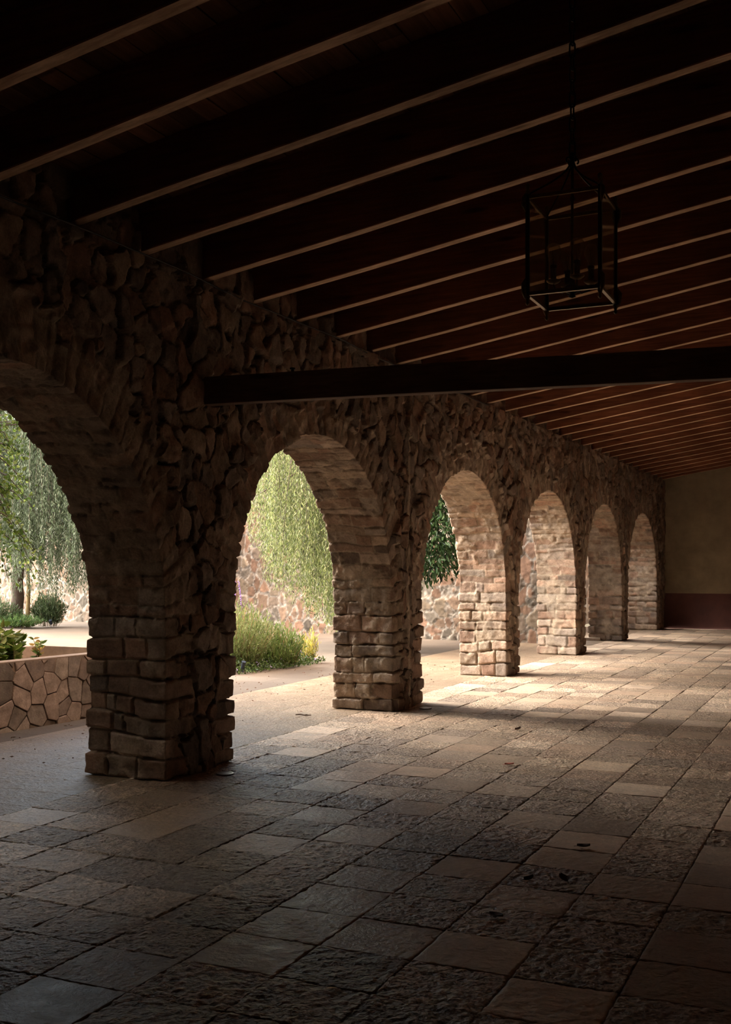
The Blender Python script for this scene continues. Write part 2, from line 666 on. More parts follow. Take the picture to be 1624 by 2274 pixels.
def bay(y0, y1, Yl, Yr, res, seed, mid_l=None, mid_r=None):
    rng = np.random.default_rng(seed)
    yc, R = (y0 + y1) / 2, (y1 - y0) / 2
    la = math.pi * (R + RISE) / 2
    n1, n2 = int(SPRING / res), int(la / res)
    zj = np.linspace(0, SPRING, n1, endpoint=False)
    th = np.linspace(math.pi, 0, n2)
    P = np.concatenate([np.stack([np.full(n1, y0), zj], 1),
                        np.stack([yc + R * np.cos(th), SPRING + RISE * np.sin(th)], 1),
                        np.stack([np.full(n1, y1), zj[::-1]], 1)])
    nr = np.concatenate([np.tile([1.0, 0], (n1, 1)),
                         np.stack([-np.cos(th) / R, -np.sin(th) / RISE], 1),
                         np.tile([-1.0, 0], (n1, 1))])
    nr /= np.linalg.norm(nr, axis=1)[:, None]
    # outer boundary, matched sample for sample
    t = np.linspace(0, 1, n2)
    hv, hw = ZTOP - SPRING, Yr - Yl
    tot = 2 * hv + hw
    d = t * tot
    Qa = np.stack([np.where(d < hv, Yl, np.where(d > hv + hw, Yr, Yl + (d - hv))),
                   np.where(d < hv, SPRING + d, np.where(d > hv + hw, ZTOP - (d - hv - hw), ZTOP))], 1)
    Q = np.concatenate([np.stack([np.full(n1, Yl), zj], 1), Qa, np.stack([np.full(n1, Yr), zj[::-1]], 1)])
    ns = len(P)
    seg = np.linalg.norm(np.diff(P, axis=0), axis=1)
    s = np.concatenate([[0], np.cumsum(seg)])
    L = s[-1]
    lj = SPRING
    e = np.concatenate([rows(lj, 0.105, 0.185, rng), lj + rows(L - 2 * lj, 0.07, 0.15, rng)[1:],
                        L - lj + rows(lj, 0.105, 0.185, rng)[1:]])
    # columns: back, reveal, front
    nb = 7
    nt_ = max(12, int((XF - XB) / res))
    nf = max(20, int(0.85 / res))
    ub = np.linspace(1, 0, nb, endpoint=False)
    ur = np.linspace(0, 1, nt_)
    uf = np.linspace(0, 1, nf + 1)[1:] ** 1.15
    PQ = np.linalg.norm(Q - P, axis=1)
    cols = nb + nt_ + nf
    V = np.zeros((ns, cols, 3))
    N = np.zeros((ns, cols, 3))
    Cc = np.zeros((ns, cols))               # coordinate around the block: 0 back corner, T front corner
    T = XF - XB
    nr3 = np.stack([np.zeros(ns), nr[:, 0], nr[:, 1]], 1)
    fx, bx = np.array([1.0, 0, 0]), np.array([-1.0, 0, 0])

    def rb(dist):                            # weight of the face normal near a corner
        return 0.5 * np.exp(-dist / 0.02)

    for k, u in enumerate(ub):
        yz = P + (Q - P) * u
        V[:, k] = np.stack([np.full(ns, XB), yz[:, 0], yz[:, 1]], 1)
        w = rb(u * PQ)[:, None]
        N[:, k] = bx * (1 - w) + nr3 * w
        Cc[:, k] = -u * PQ
    for k, u in enumerate(ur):
        V[:, nb + k] = np.stack([np.full(ns, XB + u * T), P[:, 0], P[:, 1]], 1)
        a, c = rb((1 - u) * T), rb(u * T)
        N[:, nb + k] = nr3 * (1 - a - c) + fx * a + bx * c
        Cc[:, nb + k] = u * T
    for k, u in enumerate(uf):
        yz = P + (Q - P) * u
        V[:, nb + nt_ + k] = np.stack([np.full(ns, XF), yz[:, 0], yz[:, 1]], 1)
        w = rb(u * PQ)[:, None]
        N[:, nb + nt_ + k] = fx * (1 - w) + nr3 * w
        Cc[:, nb + nt_ + k] = T + u * PQ
    N /= np.linalg.norm(N, axis=2)[..., None]
    # wobble the course lines a little
    S = np.repeat(s[:, None], cols, 1)
    S = S + 0.034 * fbm(np.stack([V[..., 0] * 2.2, V[..., 1] * 2.2, V[..., 2] * 2.2], -1), 2, seed) * sstep(0.0, 0.1, S) * sstep(0.0, 0.1, L - S)
    r = np.clip(np.searchsorted(e, S) - 1, 0, len(e) - 2)
    ds = np.minimum(S - e[r], e[r + 1] - S)
    nrw = len(e) - 1
    emid = (e[:-1] + e[1:]) / 2
    jamb = (emid < lj) | (emid > L - lj)
    pq_row = np.interp(emid, s, PQ)
    Lf = np.where(jamb, np.where(np.arange(nrw) % 2 == 0, rng.uniform(0.24, 0.36, nrw), rng.uniform(0.10, 0.2, nrw)),
                  rng.uniform(0.16, 0.46, nrw))
    Lf = np.minimum(Lf, pq_row * 0.86)
    Lb = np.minimum(rng.uniform(0.15, 0.3, nrw), pq_row * 0.8)
    brk = np.full((nrw, 6), 9.0)
    for i in range(nrw):
        k = rng.integers(1, 4) if jamb[i] else rng.integers(1, 3)
        mids = np.sort(rng.uniform(0.13, T - 0.13, k))
        mids = [mm for j, mm in enumerate(mids) if j == 0 or mm - mids[j - 1] > 0.09]
        b_ = [-Lb[i]] + list(mids) + [T + Lf[i]]
        brk[i, :len(b_)] = b_
    B = brk[r]
    blk = (Cc[..., None] > B).sum(-1)
    dc = np.abs(Cc[..., None] - B).min(-1)
    Yw, Zw, Xw = V[..., 1], V[..., 2], V[..., 0]
    n3 = fbm(np.stack([Xw * 14, Yw * 14, Zw * 14], -1), 3, seed + 3)
    nl = fbm(np.stack([Xw * 2.3, Yw * 2.3, Zw * 2.3], -1), 3, seed + 8)
    hv = _h(r, blk, seed=seed + 21)
    h2 = _h(r, blk, seed=seed + 22)
    isj = jamb[r]
    edge = np.minimum(ds, dc * 1.1) + 0.005 * n3
    rad = 0.009 + 0.012 * h2
    prof = sstep(0.002, 1, edge / rad)
    depth = np.where(isj, 0.056, 0.03) * (0.25 + 0.75 * sstep(-0.25, 0.35, nl + 0.35 * isj))
    cdist = np.minimum(np.abs(Cc), np.abs(Cc - T))
    prot = np.where(isj, 0.040, 0.03) * (h2 - 0.35) * (0.45 + 0.55 * np.exp(-cdist / 0.12))
    hb = prof * prot - (1 - prof) * depth + 0.006 * n3 + 0.010 * nl
    cb = pick(hv)
    up = sstep(0.3, 1.3, Zw)
    mfill = sstep(-0.10, 0.45, nl + 0.45 * n3 + 0.34 * up - 0.12) * (1 - (0.75 - 0.35 * up) * np.exp(-cdist / 0.12))   # smeared mortar, away from corners
    inst = sstep(0.15, 0.7, edge / rad)
    mort = MORTAR * (0.84 + 0.2 * n3[..., None])
    cb = mort * (1 - inst[..., None]) + cb * inst[..., None]
    cb = cb * (1 - 0.7 * mfill[..., None]) + mort * 0.7 * mfill[..., None]
    hb = hb * (1 - 0.75 * mfill) + (0.006 + 0.010 * n3) * mfill
    # rubble beyond the corner stones
    hr, cr = rubble(Yw, Zw, pal=PALETTE * 0.8)
    hr = hr * np.where(Cc < 0, 0.5, 1)
    inq = (Cc > -Lb[r]) & (Cc < T + Lf[r])
    H = np.where(inq, hb, hr)
    Ccol = np.where(inq[..., None], cb, cr)
    # soft transition so that no spikes stand on the boundary
    mixw = sstep(0, 0.03, np.where(Cc > T / 2, T + Lf[r] - Cc, Cc + Lb[r]))
    H = np.where(inq, hb * mixw + hr * (1 - mixw), hr)
    # keep the outer border shared by two neighbours identical
    V = V + N * H[..., None]
    V[0, :, 2] = 0
    V[-1, :, 2] = 0
    return V, Ccol


OPEN = [(3.28, 6.38), (7.29, 10.42), (11.27, 14.40), (15.03, 18.40), (19.10, 22.28), (22.93, 26.40)]
MID = [2.4] + [(OPEN[i][1] + OPEN[i + 1][0]) / 2 for i in range(5)] + [27.4]
RES = [0.0085, 0.0085, 0.012, 0.016, 0.02, 0.024]
for i, (a, c) in enumerate(OPEN):
    V, C = bay(a, c, MID[i], MID[i + 1], RES[i], 31 + i)
    if i == 1 or i == 2:
        # old plastered-over chase down the second pier
        pass
    wall_grid(V, C)


def face_patch(ya, yb, za, zb, x, res, seed=11, **kw):
    ny, nz = max(3, int((yb - ya) / res)), max(3, int((zb - za) / res))
    Y, Z = np.meshgrid(np.linspace(ya, yb, ny), np.linspace(za, zb, nz), indexing='ij')
    h, c = rubble(Y, Z, seed, pal=PALETTE * 0.8, **kw)
    return np.stack([x + h, Y, Z], -1), c


# solid wall nearer than the first arch, seen only from beside
V, C = face_patch(-2.6, 2.4, 0, ZTOP, XF, 0.04)
wall_grid(V, C)
V, C = face_patch(-2.6, 2.4, 0, ZTOP, XB, 0.08)
V[..., 0] = 2 * XB - V[..., 0]
wall_grid(V[::-1], C[::-1])

RAFT_Y = [3.13, 3.90, 4.59, 5.38, 6.09, 6.85, 7.57, 8.32, 9.08, 9.80, 10.54, 11.29, 12.06, 12.83, 13.54, 14.30, 15.03,
          15.80, 16.56, 17.33, 18.08, 18.85, 19.65, 20.40, 21.15, 21.90, 22.65, 23.40, 24.15, 24.90, 25.65, 26.40, 27.12]
RW, RH, SLOPE = 0.09, 0.30, 0.161


def soffit(x):
    return 3.62 + SLOPE * (x - XF)


# stone infill between the rafters, on top of the wall
edges = [-2.6] + RAFT_Y
for i, ya in enumerate(RAFT_Y[:-1]):
    lo, hi = ya + RW + 0.004, RAFT_Y[i + 1] - 0.004
    V, C = face_patch(lo, hi, ZTOP - 0.03, 3.93, XF - 0.03, 0.016 if ya < 12 else 0.03, 12, size=0.21)
    wall_grid(V, C)
# wall cap (top and outer skin above the arches)
tv = np.array([[[XB, -2.6, ZTOP], [XB, 27.4, ZTOP]], [[XF, -2.6, ZTOP], [XF, 27.4, ZTOP]]], float)
wall_grid(tv, np.tile(SOOT, (2, 2, 1)))
wv, wf, wc = np.concatenate(wall_v), np.concatenate(wall_f), np.concatenate(wall_c)
# plaster-covered chase on the second pier: a vertical strip of smoother mortar
ym = 10.83 + 0.018 * np.sin(wv[:, 2] * 3.1) + 0.012 * np.sin(wv[:, 2] * 8.7)
on = (wv[:, 0] > XF - 0.06) & (np.abs(wv[:, 1] - ym) < 0.035) & (wv[:, 2] < 2.9)
wv[on, 0] = XF + 0.012 + 0.3 * (wv[on, 0] - XF)
wc[on] = MORTAR * 0.98
wall_left = structure(mesh_np('wall_left', wv, wf, M_WALL, col=wc, smooth=True))

# ------------------------------------------------------------------ other room shell
XR, YN, YE = 3.3, -2.6, 27.4


def plaster_wall(name, lo, hi, axis, paint=None):
    """painted wall with a dark red dado, as two stacked slabs in one mesh"""
    mbx = MB()
    a = list(lo)
    b_ = list(hi)
    zc = 0.86
    mbx.box((a[0], a[1], 0), (b_[0], b_[1], zc))
    n = len(mbx.f)
    mbx.box((a[0], a[1], zc), (b_[0], b_[1], b_[2]))
    idx = [1] * n + [0] * (len(mbx.f) - n)
    return structure(mesh_np(name, mbx.v, mbx.f, [paint or M_PLASTER, M_DADO], col=mbx.c, mat_idx=idx))


plaster_wall('wall_back', (XB, YE, 0), (XR + 0.2, YE + 0.25, 5.2), 1)
plaster_wall('wall_right', (XR, YN, 0), (XR + 0.2, YE, 5.2), 0, M_OCHRE)
plaster_wall('wall_front', (XB, YN - 0.25, 0), (XR + 0.2, YN, 5.2), 1, M_OCHRE)

# ceiling: boards running along the gallery on top of the rafters, roof above
mb = MB()
rng = np.random.default_rng(5)
x = -5.75
while x < XR:
    w = rng.uniform(0.125, 0.165)
    x2 = x + w
    dz = rng.uniform(-0.004, 0.003)
    g = 0.006
    ys = [YN, *np.sort(rng.uniform(0, YE - 1, 5)), YE]
    for ya, yb in zip(ys[:-1], ys[1:]):
        dz2 = dz + rng.uniform(-0.003, 0.003)
        tone = rng.uniform(0.55, 1.15)
        zz = lambda xx: soffit(xx) + RH + dz2
        vs = [(x + g, ya + .002, zz(x)), (x2, ya + .002, zz(x2)), (x2, yb - .002, zz(x2)), (x + g, yb - .002, zz(x))]
        vs += [(p[0], p[1], p[2] + 0.022) for p in vs]
        mb.add(vs, [(0, 1, 2, 3), (4, 7, 6, 5), (0, 4, 5, 1), (1, 5, 6, 2), (2, 6, 7, 3), (3, 7, 4, 0)], (tone, tone * 0.97, tone * 0.94))
    x = x2
for yj in (3.13, 2.38, 1.63, 0.88, 0.13):          # joists overhead, nearer than the frame shows
    xs_ = (-5.7, XR - 0.02)
    vs = [(xx, yy, soffit(xx) + dz_) for xx in xs_ for (yy, dz_) in ((yj, 0), (yj + RW, 0), (yj + RW, RH - .004), (yj, RH - .004))]
    mb.add(vs, [(0, 1, 5, 4), (1, 2, 6, 5), (2, 3, 7, 6), (3, 0, 4, 7), (0, 3, 2, 1), (4, 5, 6, 7)], (.7, .6, .5))
structure(mb.build('ceiling', M_PLANK))
mb = MB()
for lo, hi in ((-5.80, XR + 0.3),):
    z0, z1 = soffit(lo) + RH + 0.026, soffit(hi) + RH + 0.026
    vs = [(lo, YN - .3, z0), (hi, YN - .3, z1), (hi, YE + .3, z1), (lo, YE + .3, z0)]
    vs += [(p[0], p[1], p[2] + 0.06) for p in vs]
    mb.add(vs, [(0, 1, 2, 3), (4, 7, 6, 5), (0, 4, 5, 1), (1, 5, 6, 2), (2, 6, 7, 3), (3, 7, 4, 0)])
structure(mb.build('roof', M_ROOF))

# floor: stone tiles, each slightly out of level
TX = [-1.965 - 0.395 * k for k in range(13)][::-1] + [-1.965 + 0.395 * k for k in range(1, 15)]
TY = [3.17, 3.52, 3.88, 4.26, 4.64, 5.00, 5.37, 5.76, 6.15, 6.53, 6.92]
while TY[-1] < YE - 0.4:
    TY.append(TY[-1] + 0.378)
while TY[0] > YN:
    TY.insert(0, TY[0] - 0.375)
FLOOR_PAL = np.array([1.22, 1.19, 1.22]) * np.array([(0.43, 0.34, 0.25), (0.37, 0.295, 0.22), (0.48, 0.385, 0.285), (0.33, 0.265, 0.205), (0.53, 0.43, 0.33), (0.42, 0.32, 0.235)])
rng = np.random.default_rng(21)
fv, ff, fc = [], [], []
fn = 0
for i in range(len(TX) - 1):
    off = rng.uniform(-0.014, 0.014)
    for j in range(len(TY) - 1):
        xa, xb = TX[i], TX[i + 1]
        ya, yb = TY[j] + off, TY[j + 1] + off
        outside = xa < -4.9
        bz = rng.uniform(-0.0015, 0.0015)
        tx, ty = rng.uniform(-0.002, 0.002, 2)
        rough = rng.uniform(0.75, 1.1) if rng.random() < 0.72 else rng.uniform(0.2, 0.45)
        c = FLOOR_PAL[rng.integers(len(FLOOR_PAL))] * rng.uniform(0.72, 1.12)
        if rough < 0.5:
            c = c * 1.12
        jd, jw = (0.007 if ya < 8 else 0.006), rng.uniform(0.0035, 0.008)
        if outside:
            c = 0.16 * c + 0.84 * np.array((0.25, 0.183, 0.124))
            rough = 0.5
            bz, tx, ty, jd = bz * .3, tx * .3, ty * .3, 0.0015
        seen = -6.3 < xa < 0.9
        k = 6
        if seen and 2.3 < ya < 7.2:
            k = 44
        elif seen and 7.2 <= ya < 11:
            k = 24
        elif seen and 11 <= ya < 18:
            k = 10
        e = np.array([0, 0.007, 0.016, 0.03, 0.05])
        t = np.unique(np.concatenate([e, np.linspace(0.05, 0.95, k), 1 - e])) if k > 6 else np.array([0, 0.02, 0.06, 0.94, 0.98, 1])
        X, Y = np.meshgrid(xa + (xb - xa) * t, ya + (yb - ya) * t, indexing='ij')
        P3 = np.stack([X * 34, Y * 34, np.full_like(X, i * 7.3 + j * 3.1)], -1)
        n1 = fbm(P3, 3, 3)
        n2 = vnoise(P3 * 0.3, 8)
        de = np.minimum(np.minimum(X - xa, xb - X), np.minimum(Y - ya, yb - Y))
        de2 = de + 0.005 * n1 * (de > 0)
        edge = sstep(0.0, jw, de2)
        H = bz + tx * (X - xa) / .4 + ty * (Y - ya) / .4 + rough * (0.0042 * n1 + 0.0035 * n2)
        Z = H * edge - jd * (1 - edge)
        dirt = np.clip(0.6 + 0.4 * edge, 0, 1) if not outside else np.ones_like(edge)
        pits = 1 + 0.34 * rough * np.clip(n1, -1, 1)
        cc = c[None, None] * (dirt * pits)[..., None]
        fv.append(np.stack([X, Y, Z], -1).reshape(-1, 3))
        fc.append(np.concatenate([cc.reshape(-1, 3), np.full((X.size, 1), rough)], 1))
        q = len(t)
        idx = np.arange(q * q).reshape(q, q) + fn
        ff.append(np.stack([idx[:-1, :-1], idx[1:, :-1], idx[1:, 1:], idx[:-1, 1:]], -1).reshape(-1, 4))
        fn += q * q
structure(mesh_np('floor', np.concatenate(fv), np.concatenate(ff), M_FLOOR, col=np.concatenate(fc), smooth=True))

# courtyard ground: dusty pale paving
m, nt, b = node_mat('courtyard_paving')
co = coords(nt)
br = nt.nodes.new('ShaderNodeTexBrick')
br.inputs['Scale'].default_value = 1.0
br.inputs['Brick Width'].default_value = 0.9
br.inputs['Row Height'].default_value = 0.6
br.inputs['Mortar Size'].default_value = 0.012
br.inputs['Color1'].default_value = (0.085, 0.064, 0.05, 1)
br.inputs['Color2'].default_value = (0.115, 0.091, 0.073, 1)
br.inputs['Mortar'].default_value = (0.075, 0.055, 0.04, 1)
nt.links.new(co, br.inputs['Vector'])
n1 = add_noise(nt, 1.6, 5, co)
c = mixrgb(nt, br.outputs['Color'], (0.11, 0.083, 0.06), ramp(nt, n1.outputs['Fac'], [(0.45, (0.0,) * 3), (0.7, (0.8,) * 3)]))
n2 = add_noise(nt, 40, 4, co)
c = mixrgb(nt, c, ramp(nt, n2.outputs['Fac'], [(0.3, (0.8,) * 3), (0.7, (1.12,) * 3)]), 1.0, 'MULTIPLY')
nt.links.new(c, b.inputs['Base Color'])
b.inputs['Roughness'].default_value = 0.9
bump(nt, b, n2.outputs['Fac'], 0.4, 0.01)
mb = MB()
mb.add([(-34, 1.0, -0.02), (TX[0] + 0.01, 1.0, -0.02), (TX[0] + 0.01, 36, -0.02), (-34, 36, -0.02)], [(0, 1, 2, 3)])
structure(mb.build('ground', m))

# courtyard walls of pale-mortared rubble, some added only to block light
YPAL = 0.55 * np.array([(0.28, 0.175, 0.125), (0.31, 0.215, 0.16), (0.23, 0.18, 0.145), (0.33, 0.205, 0.15), (0.19, 0.165, 0.14), (0.30, 0.24, 0.185)])
YMORT = np.array((0.32, 0.29, 0.265))


def yard_wall(name, p0, p1, height, res, seed, pal=YPAL, size=0.25, mort=YMORT):
    p0, p1 = np.array(p0, float), np.array(p1, float)
    L = np.linalg.norm(p1 - p0)
    d = (p1 - p0) / L
    nrm = np.array([d[1], -d[0]])
    S, Z = np.meshgrid(np.linspace(0, L, int(L / res)), np.linspace(-0.02, height, int(height / res)), indexing='ij')
    h, c = rubble(S, Z, seed, size=size, amp=0.03, web=True, mortar=np.array(mort), pal=pal)
    V = np.stack([p0[0] + d[0] * S + nrm[0] * h, p0[1] + d[1] * S + nrm[1] * h, Z], -1)
    r, k = S.shape
    idx = np.arange(r * k).reshape(r, k)
    f = np.stack([idx[:-1, :-1], idx[1:, :-1], idx[1:, 1:], idx[:-1, 1:]], -1).reshape(-1, 4)
    vs = V.reshape(-1, 3)
    n = len(vs)
    t = 0.5
    bk = [p0 - nrm * t, p1 - nrm * t]
    ex = [(p0[0], p0[1], height), (p1[0], p1[1], height), (bk[1][0], bk[1][1], height), (bk[0][0], bk[0][1], height),
          (bk[1][0], bk[1][1], 0), (bk[0][0], bk[0][1], 0)]
    vs = np.concatenate([vs, np.array(ex)])
    f = np.concatenate([f, np.array([(n, n + 1, n + 2, n + 3), (n + 3, n + 2, n + 4, n + 5)])])
    cc = np.concatenate([c.reshape(-1, 3), np.tile(mort, (6, 1))])
    return structure(mesh_np(name, vs, f, M_YARDWALL, col=cc, smooth=True))


yard_wall('wall_north', (-31, 27.2), (-5.48, 20.83), 5.2, 0.028, 71)
yard_wall('wall_northeast', (-16, 29.6), (-5.2, 29.6), 4.2, 0.08, 76)
yard_wall('shade_wall_northwest', (-6.7, 24.6), (-6.7, 29.5), 4.2, 0.08, 77)  # added wall, keeps western light off the last arch
DARKPAL = YPAL * 0.45
yard_wall('shade_wall_west', (-9.4, 3.0), (-9.4, 9.7), 6.3, 0.12, 74, pal=DARKPAL, mort=(0.12, 0.09, 0.07))  # unseen wing, added to keep the first pier dark
yard_wall('shade_wall_southwest', (-9.4, 9.7), (-30, 9.7), 4.6, 0.12, 75, pal=DARKPAL, mort=(0.12, 0.09, 0.07))  # the unseen wing's other face, added to dim the second pier
yard_wall('shade_wall_south', (-5.15, 3.2), (-9.4, 3.2), 7.5, 0.12, 73, pal=DARKPAL, mort=(0.12, 0.09, 0.07))  # unseen tall wall, added to block light at the first arch

# ------------------------------------------------------------------ roof timbers
ORD = ['first', 'second', 'third', 'fourth', 'fifth', 'sixth', 'seventh', 'eighth', 'ninth', 'tenth', 'eleventh', 'twelfth',
       'thirteenth', 'fourteenth', 'fifteenth', 'sixteenth', 'seventeenth', 'eighteenth', 'nineteenth', 'twentieth',
       'twenty-first', 'twenty-second', 'twenty-third', 'twenty-fourth', 'twenty-fifth', 'twenty-sixth', 'twenty-seventh',
       'twenty-eighth', 'twenty-ninth', 'thirtieth', 'thirty-first', 'thirty-second', 'thirty-third']
rng = np.random.default_rng(9)
for i, y in enumerate(RAFT_Y[1:]):
    x0, x1 = -5.72, XR - 0.02
    k = 40
    xs = np.linspace(x0, x1, k)
    vs, fs = [], []
    ph = rng.uniform(0, 6.28, 3)
    for xx in xs:
        dz = 0.004 * math.sin(xx * 1.1 + ph[0]) + 0.002 * math.sin(xx * 3.7 + ph[1])
        dy = 0.005 * math.sin(xx * 0.9 + ph[2])
        zb = soffit(xx) + dz
        zt = soffit(xx) + RH - 0.004
        bv = 0.006
        vs += [(xx, y + dy + bv, zb), (xx, y + RW + dy - bv, zb), (xx, y + RW + dy, zb + bv), (xx, y + RW + dy, zt), (xx, y + dy, zt), (xx, y + dy, zb + bv)]
    for a in range(k - 1):
        for q in range(6):
            q2 = (q + 1) % 6
            fs.append((a * 6 + q, a * 6 + q2, (a + 1) * 6 + q2, (a + 1) * 6 + q))
    fs.append(tuple(range(6))[::-1])
    fs.append(tuple((k - 1) * 6 + q for q in range(6)))
    loc = Vector((XF, y, soffit(XF)))
    vs = [tuple(Vector(v) - loc) for v in vs]
    t = rng.uniform(0.8, 1.15)
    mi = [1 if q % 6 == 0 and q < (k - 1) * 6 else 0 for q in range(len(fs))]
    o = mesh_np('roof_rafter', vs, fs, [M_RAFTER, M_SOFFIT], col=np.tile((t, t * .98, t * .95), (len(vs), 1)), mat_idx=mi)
    o.location = loc
    if i == 0:
        lab = 'sloping brown roof rafter crossing the upper left corner, nearest of the row'
    elif i == len(RAFT_Y) - 2:
        lab = 'farthest sloping roof rafter, lying against the cream end wall'
    else:
        lab = 'sloping reddish-brown roof rafter, %s from the upper left corner' % ORD[i]
    tag(o, lab, 'roof beam', 'sloping roof rafters')

# horizontal tie beam, slightly skewed to the wall
tb = empty('tie_beam', (-4.43, 6.81, 2.69))
p0, p1 = np.array((-4.60, 6.79)), np.array((XR - 0.02, 7.63))
d = (p1 - p0) / np.linalg.norm(p1 - p0)
nn = np.array((-d[1], d[0]))
mb = MB()
k = 30
vs, fs = [], []
for a in np.linspace(0, 1, k):
    c = p0 + (p1 - p0) * a
    wz = 0.004 * math.sin(a * 9)
    for (off, z) in ((0.004, 2.69), (0.096, 2.69), (0.10, 2.694), (0.10, 2.89), (0.0, 2.89), (0.0, 2.694)):
        q = c + nn * off
        vs.append((q[0], q[1], z + wz))
for a in range(k - 1):
    for q in range(6):
        q2 = (q + 1) % 6
        fs.append((a * 6 + q, a * 6 + q2, (a + 1) * 6 + q2, (a + 1) * 6 + q))
fs += [tuple(range(6))[::-1], tuple((k - 1) * 6 + q for q in range(6))]
mb.add(vs, fs)
shift(mb.build('timber', M_TIE, tb), tb.location)
mb = MB().lathe([(0.012, 0), (0.012, 0.03), (0.02, 0.03), (0.02, 0.042), (0.0005, 0.045)], (-3.72, 6.93, 2.885), 8)
shift(mb.build('bolt', M_IRON, tb), tb.location)
tag(tb, 'dark horizontal tie beam spanning from the stone wall below the rafters', 'tie beam')

# thin cable clipped along the top of the stone wall
pts = [(XF + 0.05 + 0.008 * math.sin(y * 5), y, 3.585 + 0.012 * math.sin(y * 2.3)) for y in np.linspace(2.6, 13.5, 90)]
o = MB().tube(pts, 0.006, 6).build('cable', M_CABLE)
tag(o, 'thin black cable running along the stone wall just below the rafter ends', 'cable')

# ------------------------------------------------------------------ lantern
LX0, LX1, LY0, LY1, LZ0, LZ1 = -1.29, -0.983, 4.50, 4.81, 2.65, 3.055
LC = ((LX0 + LX1) / 2, (LY0 + LY1) / 2)
lan = empty('hanging_lantern', (LC[0], LC[1], LZ0))
LL = lan.location


def lpart(mbx, name, mat, parent=None, smooth=False):
    o = mbx.build(name, mat, parent or lan, smooth)
    return shift(o, LL)


for z, h, nm in ((LZ0, 0.014, 'bottom_frame'), (LZ1, 0.016, 'top_frame')):
    mb = MB()
    t = 0.010
    mb.box((LX0, LY0 - t / 2, z), (LX1, LY0 + t / 2, z + h), 0.002)
    mb.box((LX0, LY1 - t / 2, z), (LX1, LY1 + t / 2, z + h), 0.002)
    mb.box((LX0 - t / 2, LY0, z), (LX0 + t / 2, LY1, z + h), 0.002)
    mb.box((LX1 - t / 2, LY0, z), (LX1 + t / 2, LY1, z + h), 0.002)
    lpart(mb, nm, M_BRASS)
mb = MB()
for z in (LZ0 - 0.003,):
    t = 0.007
    mb.box((LX0, LY0 - t, z), (LX1, LY0 + t, z + .003))
    mb.box((LX0, LY1 - t, z), (LX1, LY1 + t, z + .003))
    mb.box((LX0 - t, LY0, z), (LX0 + t, LY1, z + .003))
    mb.box((LX1 - t, LY0, z), (LX1 + t, LY1, z + .003))
lpart(mb, 'bottom_rim', M_BRASS)
for cx in (LX0, LX1):
    for cy in (LY0, LY1):
        mb = MB().box((cx - .008, cy - .008, LZ0), (cx + .008, cy + .008, LZ1 + .02), 0.002)
        post = lpart(mb, 'corner_post', M_IRON)
        mb = MB().lathe([(0.006, 0), (0.012, .008), (0.007, .018), (0.010, .03), (0.011, .038), (0.004, .046), (0.001, .048)], (cx, cy, LZ1 + .02), 10)
        # leaf wrapped round the upper post
        sx, sy = (-1 if cx == LX0 else 1), (-1 if cy == LY0 else 1)
        for zz, sg in ((LZ1 - .055, 1),):
            mb.tube([(cx + sx * .006, cy + sy * .006, zz), (cx + sx * .013, cy + sy * .013, zz + .03), (cx + sx * .012, cy + sy * .012, zz + .06), (cx + sx * .004, cy + sy * .004, zz + .082)],
                    [.002, .011, .010, .002], 8)
        o = lpart(mb, 'finial', M_BRASS, None, True)
        mb = MB()
        mb.tube([(cx + sx * .004, cy + sy * .004, LZ0 + .075), (cx + sx * .013, cy + sy * .013, LZ0 + .045), (cx + sx * .012, cy + sy * .012, LZ0 + .01), (cx + sx * .006, cy + sy * .006, LZ0 - .015)],
                [.002, .012, .011, .006], 8)
        mb.lathe([(0.001, -.045), (0.006, -.042), (0.010, -.034), (0.006, -.026), (0.009, -.018), (0.012, -.008), (0.008, 0)], (cx, cy, LZ0), 10)
        lpart(mb, 'foot', M_BRASS, None, True)
for nm, lo, hi in (('p', (LX0 + .012, LY0 - .0015, LZ0 + .014), (LX1 - .012, LY0 + .0015, LZ1)), ('p', (LX0 + .012, LY1 - .0015, LZ0 + .014), (LX1 - .012, LY1 + .0015, LZ1)),
                   ('p', (LX0 - .0015, LY0 + .012, LZ0 + .014), (LX0 + .0015, LY1 - .012, LZ1)), ('p', (LX1 - .0015, LY0 + .012, LZ0 + .014), (LX1 + .0015, LY1 - .012, LZ1))):
    lpart(MB().box(lo, hi), 'glass_pane', M_GLASS)
# scrolled hanger arms
top = Vector((LC[0], LC[1], 3.225))
for cx in (LX0, LX1):
    for cy in (LY0, LY1):
        pth = []
        for t in np.linspace(0, 1, 16):
            r = (1 - t) ** 1.9
            pth.append((LC[0] + (cx - LC[0]) * (r * 0.93 + 0.07 * (1 - t) + 0.03), LC[1] + (cy - LC[1]) * (r * 0.93 + 0.07 * (1 - t) + 0.03), LZ1 + .012 + (3.235 - LZ1) * t ** 0.85))
        # little curl at the top
        dx, dy = (cx - LC[0]), (cy - LC[1])
        nrm_ = math.hypot(dx, dy)
        dx, dy = dx / nrm_, dy / nrm_
        ex = pth[-1]
        for a in np.linspace(0, 4.2, 9)[1:]:
            pth.append((ex[0] + dx * .012 * (1 - math.cos(a)), ex[1] + dy * .012 * (1 - math.cos(a)), ex[2] + .012 * math.sin(a)))
        lpart(MB().tube(pth, 0.0042, 6), 'hanger_arm', M_IRON, None, True)
mb = MB().lathe([(0.004, 0), (0.012, .01), (0.006, .03), (0.006, .17), (0.014, .185), (0.014, .2), (0.005, .215)], (LC[0], LC[1], 3.07), 12)
mb.tube([(LC[0], LC[1], LZ0 + .10), (LC[0], LC[1], 3.08)], .0065, 8)
lpart(mb, 'stem', M_IRON, None, True)
